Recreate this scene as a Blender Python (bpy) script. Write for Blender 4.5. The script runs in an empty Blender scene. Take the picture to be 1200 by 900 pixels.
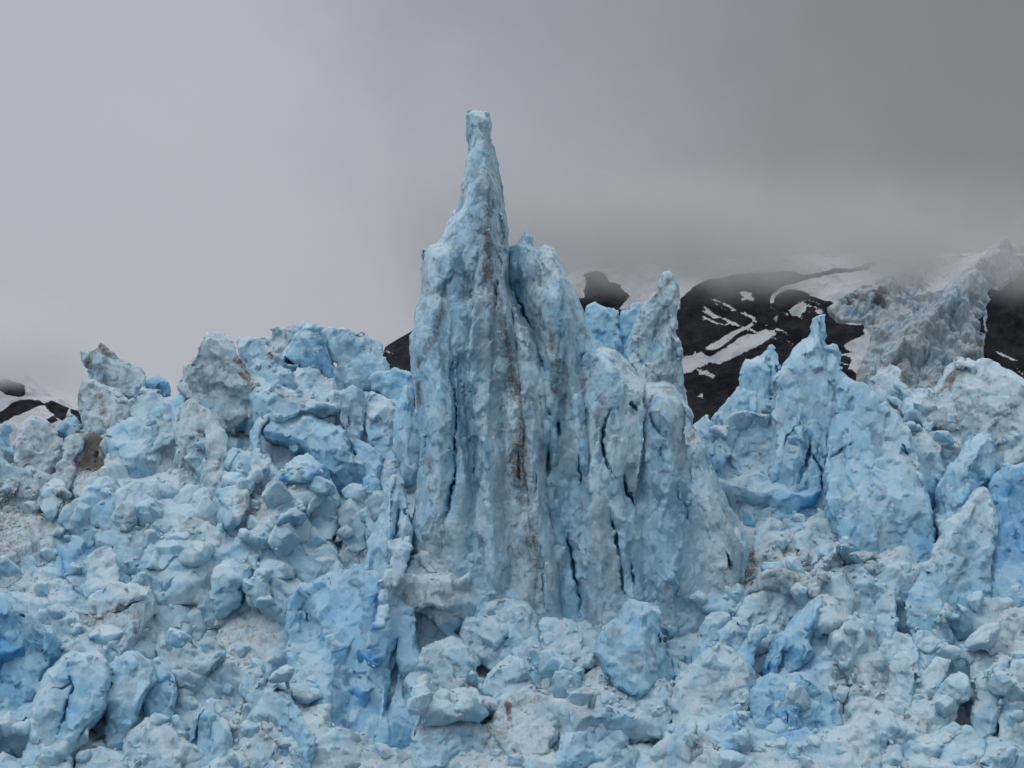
import bpy, math
import numpy as np
from mathutils import Vector

R = np.random.RandomState(7)
SC = bpy.context.scene
COL = SC.collection
F32 = np.float32
CAMZ, FPX, HOR = 30.0, 3000.0, 640.0     # eye height, focal length and horizon row of the 1200 x 900 photograph


def place(px, py, Y):
    px = np.asarray(px, float); py = np.asarray(py, float)
    return np.stack([(px - 600) * Y / FPX, Y + 0 * px, CAMZ + (HOR - py) * Y / FPX], -1)


def pix(P):
    return 600 + P[:, 0] * FPX / P[:, 1], HOR - (P[:, 2] - CAMZ) * FPX / P[:, 1]


def sstep(a, b, x):
    t = np.clip((x - a) / (b - a), 0, 1)
    return t * t * (3 - 2 * t)


# ------------------------------------------------------------------ noise
TAB = R.rand(8, 4096).astype(F32)


def hsh(i, j, k, seed):
    h = (i * 73856093) ^ (j * 19349663) ^ (k * 83492791) ^ (seed * 2654435 + 12345)
    h = (h ^ (h >> 13)) * 60493
    return (h ^ (h >> 11)) & 4095


def vnoise(P, seed=0):
    """smooth value noise in -1..1 at points P (N,3)"""
    P = P.astype(F32)
    fi = np.floor(P)
    t = P - fi
    fi = fi.astype(np.int64)
    t = t * t * t * (t * (t * 6 - 15) + 10)
    out = np.zeros(len(P), F32)
    for dx in (0, 1):
        wx = t[:, 0] if dx else 1 - t[:, 0]
        for dy in (0, 1):
            wy = wx * (t[:, 1] if dy else 1 - t[:, 1])
            for dz in (0, 1):
                w = wy * (t[:, 2] if dz else 1 - t[:, 2])
                out += w * TAB[0][hsh(fi[:, 0] + dx, fi[:, 1] + dy, fi[:, 2] + dz, seed)]
    return out * 2 - 1


def fbm(P, octv=4, seed=0, gain=.5, ridged=False):
    a, s, n = 1.0, 0.0, 0.0
    out = np.zeros(len(P), F32)
    c, d = math.cos(.6), math.sin(.6)
    for o in range(octv):
        v = vnoise(P, seed + o * 17)
        out += a * ((1 - 2 * np.abs(v)) if ridged else v)
        n += a
        a *= gain
        P = np.stack([c * P[:, 0] - d * P[:, 2], P[:, 1] + 3.3, d * P[:, 0] + c * P[:, 2]], 1) * 2.03
    return out / n


def cells(P, seed=0, tilt=.8, jit=.42):
    """cracked-block noise: per Voronoi cell a random height and a random tilt; also the distance to the cell border"""
    P = P.astype(F32)
    b = np.floor(P - .5).astype(np.int64)
    d1 = np.full(len(P), 9, F32); d2 = d1.copy(); v1 = np.zeros(len(P), F32); hid = np.zeros(len(P), np.int64)
    for dx in (0, 1):
        for dy in (0, 1):
            for dz in (0, 1):
                i, j, k = b[:, 0] + dx, b[:, 1] + dy, b[:, 2] + dz
                h = hsh(i, j, k, seed)
                qx = P[:, 0] - (i + .5 + (TAB[1][h] - .5) * 2 * jit)
                qy = P[:, 1] - (j + .5 + (TAB[2][h] - .5) * 2 * jit)
                qz = P[:, 2] - (k + .5 + (TAB[3][h] - .5) * 2 * jit)
                d = qx * qx + qy * qy + qz * qz
                v = (TAB[4][h] * 2 - 1) * .6 + ((TAB[5][h] - .5) * qx + (TAB[6][h] - .5) * qy + (TAB[7][h] - .5) * qz) * 2 * tilt
                near = d < d1
                d2 = np.where(near, d1, np.minimum(d2, d))
                v1 = np.where(near, v, v1)
                hid = np.where(near, (i * 2097169 + j) * 2097169 + k, hid)
                d1 = np.where(near, d, d1)
    return v1, np.sqrt(d2) - np.sqrt(d1), hid


def chip(V, N, size, k, seed=0, stretch=1.0, jit=.10, warp=.35):
    """break a surface into flat facets: every Voronoi piece of it is pressed onto its own plane"""
    U = (V + warp * size * np.stack([vnoise(V / (size * 1.3), seed + 1), vnoise(V / (size * 1.3), seed + 2), vnoise(V / (size * 1.3), seed + 3)], 1)) / size
    U = U * np.array([1, 1, 1 / stretch]) + seed * 1.7
    _, _, cid = cells(U, seed + 77)
    _, inv, cnt = np.unique(cid, return_inverse=True, return_counts=True)
    m = len(cnt); rs = np.random.RandomState(seed + 5)
    C = np.stack([np.bincount(inv, V[:, i], m) / cnt for i in range(3)], 1)
    M = np.stack([np.bincount(inv, N[:, i], m) / cnt for i in range(3)], 1) + rs.normal(0, jit, (m, 3))
    L = np.linalg.norm(M, axis=1)
    M /= L[:, None] + 1e-9
    flat = sstep(.45, .75, L)                      # pieces that wrap round an edge are left alone
    d = ((V - C[inv]) * M[inv]).sum(1)
    d = np.clip(d, -.45 * size, .45 * size) * k * flat[inv]
    return V - M[inv] * d[:, None]


def polyline_d(X, Z, pts):
    """distance to a polyline and the position along it 0..1"""
    pts = np.asarray(pts, float)
    seg = pts[1:] - pts[:-1]
    L = np.hypot(seg[:, 0], seg[:, 1]); cum = np.concatenate([[0], np.cumsum(L)])
    best = np.full(X.shape, 1e9); along = np.zeros(X.shape)
    for a, s, l, c in zip(pts[:-1], seg, L, cum):
        t = np.clip(((X - a[0]) * s[0] + (Z - a[1]) * s[1]) / (l * l + 1e-9), 0, 1)
        d = np.hypot(X - a[0] - t * s[0], Z - a[1] - t * s[1])
        m = d < best
        best = np.where(m, d, best); along = np.where(m, (c + t * l) / cum[-1], along)
    return best, along


def poly_sd(X, Z, pts):
    pts = np.asarray(pts, float)
    best = np.full(X.shape, 1e9); ins = np.zeros(X.shape, bool)
    for a, b in zip(pts, np.roll(pts, -1, 0)):
        s = b - a
        t = np.clip(((X - a[0]) * s[0] + (Z - a[1]) * s[1]) / (s @ s + 1e-9), 0, 1)
        best = np.minimum(best, np.hypot(X - a[0] - t * s[0], Z - a[1] - t * s[1]))
        if a[1] != b[1]:
            c = ((a[1] > Z) != (b[1] > Z)) & (X < (b[0] - a[0]) * (Z - a[1]) / (b[1] - a[1]) + a[0])
            ins ^= c
    return np.where(ins, -best, best)


# ------------------------------------------------------------------ meshing
def nets(F, o, h):
    """surface nets: closed quad mesh of the zero level of F on a grid"""
    s = F < 0
    cnt = np.zeros(tuple(n - 1 for n in F.shape), np.int8)
    for a in (0, 1):
        for b in (0, 1):
            for c in (0, 1):
                cnt += s[a:F.shape[0] - 1 + a, b:F.shape[1] - 1 + b, c:F.shape[2] - 1 + c]
    act = (cnt > 0) & (cnt < 8)
    idx = np.argwhere(act)
    ids = np.full(act.shape, -1, np.int64); ids[act] = np.arange(len(idx))
    acc = np.zeros((len(idx), 3)); n = np.zeros(len(idx))
    cor = [(a, b, c) for a in (0, 1) for b in (0, 1) for c in (0, 1)]
    for p in cor:
        for ax in range(3):
            if p[ax] == 0:
                q = list(p); q[ax] = 1
                fa = F[idx[:, 0] + p[0], idx[:, 1] + p[1], idx[:, 2] + p[2]]
                fb = F[idx[:, 0] + q[0], idx[:, 1] + q[1], idx[:, 2] + q[2]]
                cr = (fa < 0) != (fb < 0)
                t = np.where(cr, fa / np.where(cr, fa - fb, 1), 0)
                pt = np.array(p, float)[None] + 0 * acc
                pt[:, ax] = t
                acc[cr] += pt[cr]; n += cr
    V = (idx + acc / n[:, None]) * h + np.asarray(o)
    Q = []
    for ax in range(3):
        sa = np.moveaxis(s, ax, 0)
        ia = np.moveaxis(ids, ax, 0)
        e = (sa[:-1] != sa[1:])[:, 1:-1, 1:-1]
        w = np.argwhere(e)
        flip = sa[:-1][:, 1:-1, 1:-1][e]
        i, j, k = w[:, 0], w[:, 1], w[:, 2]
        q = np.stack([ia[i, j, k], ia[i, j + 1, k], ia[i, j + 1, k + 1], ia[i, j, k + 1]], 1)
        if ax == 1:
            flip = ~flip
        q[~flip] = q[~flip][:, ::-1]
        Q.append(q)
    return V, np.concatenate(Q)


def normals(V, Q):
    fn = np.cross(V[Q[:, 2]] - V[Q[:, 0]], V[Q[:, 3]] - V[Q[:, 1]])
    N = np.zeros_like(V)
    for c in range(4):
        for d in range(3):
            N[:, d] += np.bincount(Q[:, c], fn[:, d], len(V))
    return N / (np.linalg.norm(N, axis=1, keepdims=True) + 1e-12)


def grid_quads(nu, nv):
    a = (np.arange(nu - 1)[:, None] * nv + np.arange(nv - 1)[None]).ravel()
    return np.stack([a, a + nv, a + nv + 1, a + 1], 1)


def link(name, V, Q, mat, parent=None, origin=None, attrs=None, smooth=True):
    o0 = np.zeros(3) if origin is None else np.asarray(origin, float)
    me = bpy.data.meshes.new(name)
    me.vertices.add(len(V)); me.vertices.foreach_set('co', (V - o0).astype(F32).ravel())
    k = Q.shape[1]
    me.loops.add(Q.size); me.loops.foreach_set('vertex_index', Q.astype(np.int32).ravel())
    me.polygons.add(len(Q)); me.polygons.foreach_set('loop_start', np.arange(0, Q.size, k, dtype=np.int32))
    me.polygons.foreach_set('use_smooth', np.full(len(Q), smooth))
    me.update(calc_edges=True)
    for nm, a in (attrs or {}).items():
        at = me.attributes.new(nm, 'FLOAT', 'POINT'); at.data.foreach_set('value', np.asarray(a, F32))
    me.materials.append(mat)
    ob = bpy.data.objects.new(name, me); COL.objects.link(ob)
    if parent is not None:
        ob.parent = parent
        ob.location = o0 - np.array(parent.location)
    else:
        ob.location = o0
    return ob


def tag(o, label=None, cat=None, group=None, kind=None):
    if label: o['label'] = label
    if cat: o['category'] = cat
    if group: o['group'] = group
    if kind: o['kind'] = kind
    return o


# ------------------------------------------------------------------ node helper
class NT:
    def __init__(s, tree): s.t = tree; tree.nodes.clear()
    def n(s, typ, **kw):
        nd = s.t.nodes.new(typ)
        for k, v in kw.items():
            if k == 'ins':
                for kk, vv in v.items():
                    if isinstance(vv, bpy.types.NodeSocket): s.t.links.new(vv, nd.inputs[kk])
                    else: nd.inputs[kk].default_value = vv
            else: setattr(nd, k, v)
        return nd
    def math(s, op, a, b=0.0, clamp=False):
        return s.n('ShaderNodeMath', operation=op, use_clamp=clamp, ins={0: a, 1: b}).outputs[0]
    def rng(s, v, a, b, c=0.0, d=1.0):
        return s.n('ShaderNodeMapRange', interpolation_type='SMOOTHSTEP', ins={0: v, 1: a, 2: b, 3: c, 4: d}).outputs[0]
    def mix(s, f, a, b, blend='MIX'):
        nd = s.t.nodes.new('ShaderNodeMix'); nd.data_type = 'RGBA'; nd.blend_type = blend
        for i, v in ((0, f), (6, a), (7, b)):
            if isinstance(v, bpy.types.NodeSocket): s.t.links.new(v, nd.inputs[i])
            elif i == 0: nd.inputs[i].default_value = v
            else: nd.inputs[i].default_value = (*v, 1) if len(v) == 3 else v
        return nd.outputs[2]
    def noise(s, vec, scale, detail=4, rough=.55):
        return s.n('ShaderNodeTexNoise', ins={'Vector': vec, 'Scale': scale, 'Detail': detail, 'Roughness': rough}).outputs[0]
    def vor(s, vec, scale, feature='F1'):
        return s.n('ShaderNodeTexVoronoi', feature=feature, ins={'Vector': vec, 'Scale': scale}).outputs[0]
    def attr(s, name):
        return s.n('ShaderNodeAttribute', attribute_name=name).outputs['Fac']
# ------------------------------------------------------------------ materials
def ice_material():
    m = bpy.data.materials.new('glacier_ice'); m.use_nodes = True
    t = NT(m.node_tree)
    geo = t.n('ShaderNodeNewGeometry')
    P = geo.outputs['Position']
    nz = t.n('ShaderNodeSeparateXYZ', ins={0: geo.outputs['Normal']}).outputs[2]
    n1 = t.noise(P, .45, 5); n2 = t.noise(P, 1.9, 5, .65); n3 = t.noise(P, 7.0, 3, .6)
    blue = t.attr('blue'); dirt = t.attr('dirt'); stain = t.attr('stain')
    b = t.math('ADD', blue, t.math('MULTIPLY', t.math('SUBTRACT', n1, .5), .55))
    b = t.math('ADD', b, t.math('MULTIPLY', t.math('SUBTRACT', n2, .5), .22), True)
    pale = t.mix(n2, (.43, .605, .70), (.555, .70, .775))
    col = t.mix(t.rng(b, 0, .55), pale, (.28, .535, .715))
    col = t.mix(t.rng(b, .45, 1.0), col, (.085, .32, .62))
    # crumbly snow and frost lying on the flatter tops
    sn = t.math('MULTIPLY', t.rng(t.math('ADD', nz, t.math('MULTIPLY', t.math('SUBTRACT', n2, .5), .9)), .25, .85), t.math('SUBTRACT', 1.0, t.math('MULTIPLY', blue, .7), True))
    col = t.mix(t.math('MULTIPLY', sn, .75), col, t.mix(n3, (.47, .59, .65), (.61, .69, .74)))
    col = t.mix(t.rng(t.math('ADD', t.attr('snow'), t.math('MULTIPLY', t.math('SUBTRACT', n2, .5), 1.2)), .3, .9), col, (.70, .75, .79))
    # thin grey silt film, then brown streaks
    mot = t.math('ADD', t.math('MULTIPLY', n3, .6), t.math('MULTIPLY', t.noise(P, 3.3, 5, .7), .4))
    col = t.mix(1.0, col, t.mix(t.rng(mot, .3, .7), (.92, .93, .94), (1.05, 1.045, 1.04)), 'MULTIPLY')
    d = t.math('MULTIPLY', t.rng(t.math('ADD', t.math('MULTIPLY', n2, .6), t.math('MULTIPLY', n3, .4)), .40, .66), dirt, True)
    col = t.mix(t.math('MULTIPLY', d, .6), col, t.mix(n1, (.27, .262, .255), (.39, .37, .35)))
    lines = t.n('ShaderNodeVectorMath', operation='MULTIPLY', ins={0: P, 1: (1.5, 1.5, .28)}).outputs[0]
    ln = t.rng(t.noise(lines, 1.0, 6, .68), .53, .66)          # thin run-off streaks of grit
    ln = t.math('MULTIPLY', ln, t.rng(dirt, .05, .6))
    s = t.rng(t.math('ADD', stain, t.math('MULTIPLY', t.math('SUBTRACT', t.math('ADD', t.math('MULTIPLY', n2, .5), t.math('MULTIPLY', n3, .5)), .5), 3.0)), .10, 1.05)
    s = t.math('MAXIMUM', t.math('MULTIPLY', s, t.rng(stain, .02, .12)), t.math('MULTIPLY', ln, .6))
    col = t.mix(s, col, t.mix(n3, (.075, .068, .063), (.22, .195, .178)))
    h = t.math('ADD', t.math('MULTIPLY', n2, .55), t.math('MULTIPLY', n3, .16))
    h = t.math('ADD', h, t.math('MULTIPLY', t.vor(P, 2.6), .16))
    h = t.math('ADD', h, t.math('MULTIPLY', t.noise(P, 4.5, 8, .74), .7))
    # chipped facets: every little break turns the surface its own way
    wv = t.n('ShaderNodeTexNoise', ins={'Vector': P, 'Scale': .9, 'Detail': 3.0}).outputs[1]
    N = geo.outputs['Normal']
    for sc, amt, sq in ((.5, .30, .75), (1.3, .20, .8), (3.6, .07, 1.0)):
        wp = t.n('ShaderNodeVectorMath', operation='MULTIPLY_ADD', ins={0: wv, 1: (.9 / sc ** .5,) * 3, 2: P}).outputs[0]
        wp = t.n('ShaderNodeVectorMath', operation='MULTIPLY', ins={0: wp, 1: (1, 1, sq)}).outputs[0]
        vc = t.n('ShaderNodeTexVoronoi', ins={'Vector': wp, 'Scale': sc}).outputs['Color']
        vc = t.n('ShaderNodeVectorMath', operation='SUBTRACT', ins={0: vc, 1: (.5, .5, .5)}).outputs[0]
        N = t.n('ShaderNodeVectorMath', operation='MULTIPLY_ADD', ins={0: vc, 1: (amt * 2,) * 3, 2: N}).outputs[0]
    N = t.n('ShaderNodeVectorMath', operation='NORMALIZE', ins={0: N}).outputs[0]
    bump = t.n('ShaderNodeBump', ins={'Strength': .33, 'Distance': .25, 'Height': h, 'Normal': N})
    bs = t.n('ShaderNodeBsdfPrincipled', ins={'Base Color': col, 'Roughness': .55, 'IOR': 1.31, 'Specular IOR Level': .4, 'Normal': bump.outputs[0], 'Subsurface Weight': .3, 'Subsurface Radius': (.35, .75, 1.2), 'Subsurface Scale': .8})
    t.n('ShaderNodeOutputMaterial', ins={0: bs.outputs[0]})
    return m


def rock_material():
    m = bpy.data.materials.new('dark_rock_and_snow'); m.use_nodes = True
    t = NT(m.node_tree)
    P = t.n('ShaderNodeNewGeometry').outputs['Position']
    n1 = t.noise(P, .09, 6, .65); n2 = t.noise(P, .5, 4, .6)
    col = t.mix(t.rng(n1, .3, .7), (.016, .0165, .023), (.047, .048, .059))
    col = t.mix(t.math('MULTIPLY', t.rng(n2, .5, .75), .4), col, (.058, .058, .066))
    s = t.math('ADD', t.attr('snow'), t.math('MULTIPLY', t.math('SUBTRACT', t.noise(P, .9, 6, .7), .5), 1.1))
    col = t.mix(t.rng(s, .40, .56), col, (.72, .74, .78))
    bump = t.n('ShaderNodeBump', ins={'Strength': .7, 'Distance': 3.0, 'Height': t.math('ADD', n1, t.math('MULTIPLY', n2, .25))})
    bs = t.n('ShaderNodeBsdfPrincipled', ins={'Base Color': col, 'Roughness': .95, 'Specular IOR Level': .1, 'Normal': bump.outputs[0]})
    t.n('ShaderNodeOutputMaterial', ins={0: bs.outputs[0]})
    return m


def water_material():
    m = bpy.data.materials.new('cold_sea'); m.use_nodes = True
    t = NT(m.node_tree)
    P = t.n('ShaderNodeNewGeometry').outputs['Position']
    bump = t.n('ShaderNodeBump', ins={'Strength': .3, 'Distance': .3, 'Height': t.noise(P, .6, 4)})
    bs = t.n('ShaderNodeBsdfPrincipled', ins={'Base Color': (.03, .07, .08, 1), 'Roughness': .12, 'Normal': bump.outputs[0]})
    t.n('ShaderNodeOutputMaterial', ins={0: bs.outputs[0]})
    return m


def cloud_material(lo, hi, base, soft, dens, sc, alb):
    """patchy cloud that thins out to nothing before every side of its box"""
    m = bpy.data.materials.new('low_cloud'); m.use_nodes = True
    t = NT(m.node_tree)
    P = t.n('ShaderNodeNewGeometry').outputs['Position']
    x, y, z = [t.n('ShaderNodeSeparateXYZ', ins={0: P}).outputs[i] for i in range(3)]
    n = t.math('SUBTRACT', t.noise(P, sc, 6, .6), .5)
    zz = t.math('ADD', z, t.math('MULTIPLY', n, soft * 2.0))
    d = t.rng(zz, base, base + soft)
    zt = t.math('ADD', z, t.math('MULTIPLY', t.math('SUBTRACT', t.noise(P, sc * .35, 3, .5), .5), 110.0))
    d = t.math('MULTIPLY', d, t.math('MULTIPLY', t.rng(zt, hi[2] - 25, base + soft * .6), t.rng(z, hi[2] - 3, hi[2] - 60)))
    wx, wy = (hi[0] - lo[0]) * .22, (hi[1] - lo[1]) * .3
    d = t.math('MULTIPLY', d, t.rng(x, lo[0] + 5, lo[0] + min(wx, 110))); d = t.math('MULTIPLY', d, t.rng(x, hi[0] - 5, hi[0] - wx))
    d = t.math('MULTIPLY', d, t.rng(y, lo[1] + 2, lo[1] + wy)); d = t.math('MULTIPLY', d, t.rng(y, hi[1] - 2, hi[1] - wy))
    d = t.math('MULTIPLY', d, t.math('MULTIPLY', t.rng(n, -.14, .12, .2, 1.0), dens))
    v = t.n('ShaderNodeVolumePrincipled', ins={'Color': (alb, alb, alb * 1.015, 1), 'Density': d, 'Anisotropy': 0.0})
    t.n('ShaderNodeOutputMaterial', ins={'Volume': v.outputs[0]})
    return m


ICE, ROCK, WATER = ice_material(), rock_material(), water_material()

# ------------------------------------------------------------------ glacier slope
PYK = [450, 500, 600, 700, 800, 900, 1010]
YK = [272, 264, 255, 247.5, 240, 233, 225]


def Yd(py): return np.interp(py, PYK, YK)


CAPX = [-150, 60, 110, 200, 300, 440, 480, 560, 800, 850, 900, 1000, 1050, 1300]
CAPY = [535, 535, 512, 498, 470, 455, 465, 530, 545, 540, 505, 495, 488, 480]


def ground_z(X, Y):
    py = np.interp(Y, YK[::-1], PYK[::-1])
    z = CAMZ + (HOR - py) * Y / FPX
    z = np.where(Y < 225, z - (225 - Y) * 1.3, z)
    cap = np.interp(600 + X * FPX / np.clip(Y, 228, 272), CAPX, CAPY)
    yc = np.interp(cap, PYK, YK); zc = CAMZ + (HOR - cap) * yc / FPX
    zc = zc - np.clip(Y - yc, 0, 40) * .12
    return np.minimum(z, zc)


BLUE_AREAS = [(20, 780, 60, 1.01), (400, 740, 60, 0.81), (430, 800, 40, 0.47), (1190, 640, 40, 1.08), (930, 770, 45, 0.68), (930, 850, 50, 0.47), (560, 750, 40, 0.27), (380, 540, 50, 0.61), (330, 560, 25, 0.54),
              (720, 850, 35, 0.27), (960, 560, 90, 0.47), (90, 660, 30, 0.41), (1090, 600, 50, 0.47), (860, 860, 40, 0.41), (800, 800, 40, 0.41)]
DIRT_AREAS = [(20, 600, 70, 1.17), (285, 745, 45, 1.23), (300, 590, 35, 0.91), (90, 560, 40, 1.04), (600, 840, 60, 0.72), (910, 665, 60, 1.04), (1130, 500, 70, 1.04), (1030, 800, 40, 0.91), (500, 700, 40, 0.65),
              (120, 735, 25, 0.91), (420, 640, 40, 0.59), (1180, 740, 40, 0.52), (700, 790, 40, 0.65), (560, 880, 60, 0.65)]
STAIN_SHADE_STROKES = [([(0, 560), (10, 640), (0, 700)], 45, .5), ([(270, 590), (330, 590)], 22, .30), ([(270, 730), (300, 770)], 30, .25), ([(900, 680), (960, 660)], 26, .28), ([(590, 850), (600, 880)], 24, .25), ([(595, 818), (592, 842)], 5, .9), ([(110, 740), (118, 722), (140, 708), (165, 702)], 7, .8), ([(84, 552), (98, 530), (108, 508)], 26, 1.7), ([(40, 600), (62, 590), (78, 580)], 9, 1.3),  # stroke at the left hollow paints its cave dark together with brown dirt
                 ([(26, 620), (36, 618)], 5, .9), ([(0, 690), (20, 660)], 12, .35), ([(875, 690), (880, 640)], 12, 1.1), ([(1100, 470), (1106, 440)], 9, .8), ([(215, 790), (226, 800)], 6, .7),  # gap shade beside the spire wall and dark of the right cleft, painted in
                 ([(998, 665), (1006, 672)], 5, .5), ([(540, 880), (560, 860)], 8, .35)]
HOLLOWS = [(1134, 838, 25, 7.0), (457, 772, 8, 3), (456, 790, 10, 3), (455, 812, 9, 3), (106, 533, 22, 4.0), (84, 590, 8, 2.0), (1118, 885, 18, 4.0), (404, 575, 22, 3.0), (548, 742, 14, 2.0), (878, 652, 7, 2.5), (30, 618, 7, 1.5),
           (560, 765, 10, 2.0), (905, 790, 12, 2.5)]


def paint(P, blue0, dirt0, stains=(), flow=1.0, seed=3):
    """where the ice is clear and blue, silty, stained or painted with shade, from noise in the ice and the patches seen on the glacier"""
    px, py = pix(P)
    q = P * np.array([1, 1, 1 / flow])
    n1 = fbm(q / 5.0, 3, seed); n2 = fbm(q / 1.4, 3, seed + 5)
    blue = blue0 + .30 * n1 + .16 * n2
    dirt = dirt0 + .55 * fbm(q / 3.2, 3, seed + 9)
    stain = np.zeros(len(P))
    wx, wy = px + 5 * n2 + 6 * n1, py + 4 * n1
    for pts, w, a in stains:
        d, al = polyline_d(wx, wy, pts)
        tp = np.minimum(1, 4 * np.minimum(al + .08, 1.08 - al))
        stain = np.maximum(stain, a * (1 - sstep(w * .25, w, d)) * tp * (.72 + .6 * n2 + .35 * n1))
    return blue, dirt, stain


def build_glacier():
    h = .225
    gx = np.arange(-66, 66, h); gy = np.arange(218, 288, h)
    X2, Y2 = np.meshgrid(gx, gy, indexing='ij')
    G = ground_z(X2, Y2)
    G = G + 1.6 * fbm(np.stack([X2.ravel(), Y2.ravel(), 0 * X2.ravel()], 1) / 10.0, 3, 40).reshape(G.shape)
    sx, sy = np.gradient(G, h)
    cs = 1 / np.sqrt(1 + np.minimum(sx ** 2 + sy ** 2, 2.0))
    gz = np.arange(G.min() - 6, G.max() + 6, h)
    F = (gz[None, None, :].astype(F32) - G[:, :, None].astype(F32)) * cs[:, :, None].astype(F32)
    band = np.argwhere(np.abs(F) < 4.6)
    P = np.stack([gx[band[:, 0]], gy[band[:, 1]], gz[band[:, 2]]], 1)
    px, py = pix(P)
    keep = (px > -120) & (px < 1320) & (py < 960)
    band = band[keep]; P = P[keep]
    f = F[band[:, 0], band[:, 1], band[:, 2]].copy()
    step = 800000
    for a in range(0, len(P), step):
        p = P[a:a + step]
        wp = p + np.stack([vnoise(p / 3.5, 61), vnoise(p / 3.5, 62), vnoise(p / 3.5, 63)], 1) * .8
        d = np.zeros(len(p), F32)
        for s, am, c, seed in GLACIER_SCALES:
            v, e, _ = cells(wp / s + 7.7, seed, 1.0)
            d += am * (.5 + .9 * sstep(-.3, .35, vnoise(p / (s * 2.2), seed + 50))) * v - c * (1 - sstep(0, .12, e))
        f[a:a + step] -= d
    for hx, hy, r, dep in HOLLOWS:       # caves and gaps
        Yc = float(Yd(hy)) - .3; c = place(hx, hy, Yc)
        q = (P - c) / np.array([1.0, 4.0, .85])
        near = np.flatnonzero((q ** 2).sum(1) < (r * Yc / FPX * 1.8) ** 2)
        qq = q[near]
        f[near] = np.maximum(f[near], r * Yc / FPX * (1 + .35 * vnoise(P[near] / .9, 71)) - np.sqrt((qq ** 2).sum(1)))
    F[band[:, 0], band[:, 1], band[:, 2]] = f
    V, Q = nets(F, (gx[0], gy[0], gz[0]), h)
    del F
    N = normals(V, Q)
    px, py = pix(V)
    v1, e1, _ = cells((V + .3 * vnoise(V / 1.1, 8)[:, None]) / 1.3, 13)
    v2, e2, _ = cells(V / .6, 14)
    rgh = sstep(-.25, .3, fbm(V / 5, 2, 66))
    d = (.06 + .08 * rgh) * v1 + (.02 + .07 * rgh) * v2 + (.03 + .07 * rgh) * fbm(V / .9, 4, 15) + .10 * fbm(V / 1.8, 4, 16, ridged=True) + (.05 + .15 * (1 - rgh)) * np.abs(vnoise(V / .75, 19)) + .10 * np.abs(vnoise(V / 1.6, 20))
    V = V + N * d[:, None]
    V = chip(V, normals(V, Q), 3.2, .9, 31, 1.0, .14, .2); V = chip(V, normals(V, Q), 1.4, .8, 32, 1.0, .14, .2)
    n0 = fbm(V / 9.0, 2, 40)
    blue, dirt, stain = paint(V, .25, .10, STAIN_SHADE_STROKES)
    for ax, ay, r, a in BLUE_AREAS:
        blue += a * (1 - sstep(r * .3, r, np.hypot(px - ax, py - ay) + 14 * n0))
    for ax, ay, r, a in DIRT_AREAS:
        k = 1 - sstep(r * .3, r, np.hypot(px - ax, py - ay) + 14 * n0)
        dirt += a * k; blue -= .25 * k
    # the glacier goes on beyond the picture
    g = 2.5 * np.cumsum(1.08 ** np.arange(1, 60)); g = g[g < 450]
    xs = np.concatenate([-60 - g[::-1], np.arange(-60, 61, 2.5), 60 + g]); ys = np.concatenate([[205, 212, 216], np.arange(219, 286, 2.5), 287 + g])
    X, Y = np.meshgrid(xs, ys, indexing='ij')
    Z = ground_z(X, Y) + 1.6 * fbm(np.stack([X.ravel(), Y.ravel(), 0 * X.ravel()], 1) / 10.0, 3, 40).reshape(X.shape)
    Z = Z - 4 * (1 - sstep(58, 68, np.abs(X))) * sstep(214, 220, Y) * (1 - sstep(282, 290, Y)) - .4
    V2 = np.stack([X.ravel(), Y.ravel(), Z.ravel()], 1)
    Q2 = grid_quads(len(xs), len(ys)) + len(V)
    z2 = np.zeros(len(V2))
    ob = link('glacier', np.concatenate([V, V2]), np.concatenate([Q, Q2]), ICE, attrs={'blue': np.concatenate([blue, z2 + .15]), 'dirt': np.clip(np.concatenate([dirt, z2 + .2]), 0, 1.5), 'stain': np.concatenate([stain, z2])})
    tag(ob, kind='structure')
    return V, normals(V, Q)


GLACIER_SCALES = ((10.0, 2.6, .5, 11), (5.0, 1.7, .35, 12), (2.5, .55, .12, 17))


# ------------------------------------------------------------------ carved bodies of ice
DEPTH = np.full((100, 130), 1e9)      # nearest ice per 10 px, so that loose blocks are set where they show


def note_depth(V):
    px, py = pix(V)
    i = (py // 10).astype(int); j = (px // 10).astype(int) + 5
    ok = (i >= 0) & (i < 100) & (j >= 0) & (j < 130)
    np.minimum.at(DEPTH, (i[ok], j[ok]), V[ok, 1])


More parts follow.
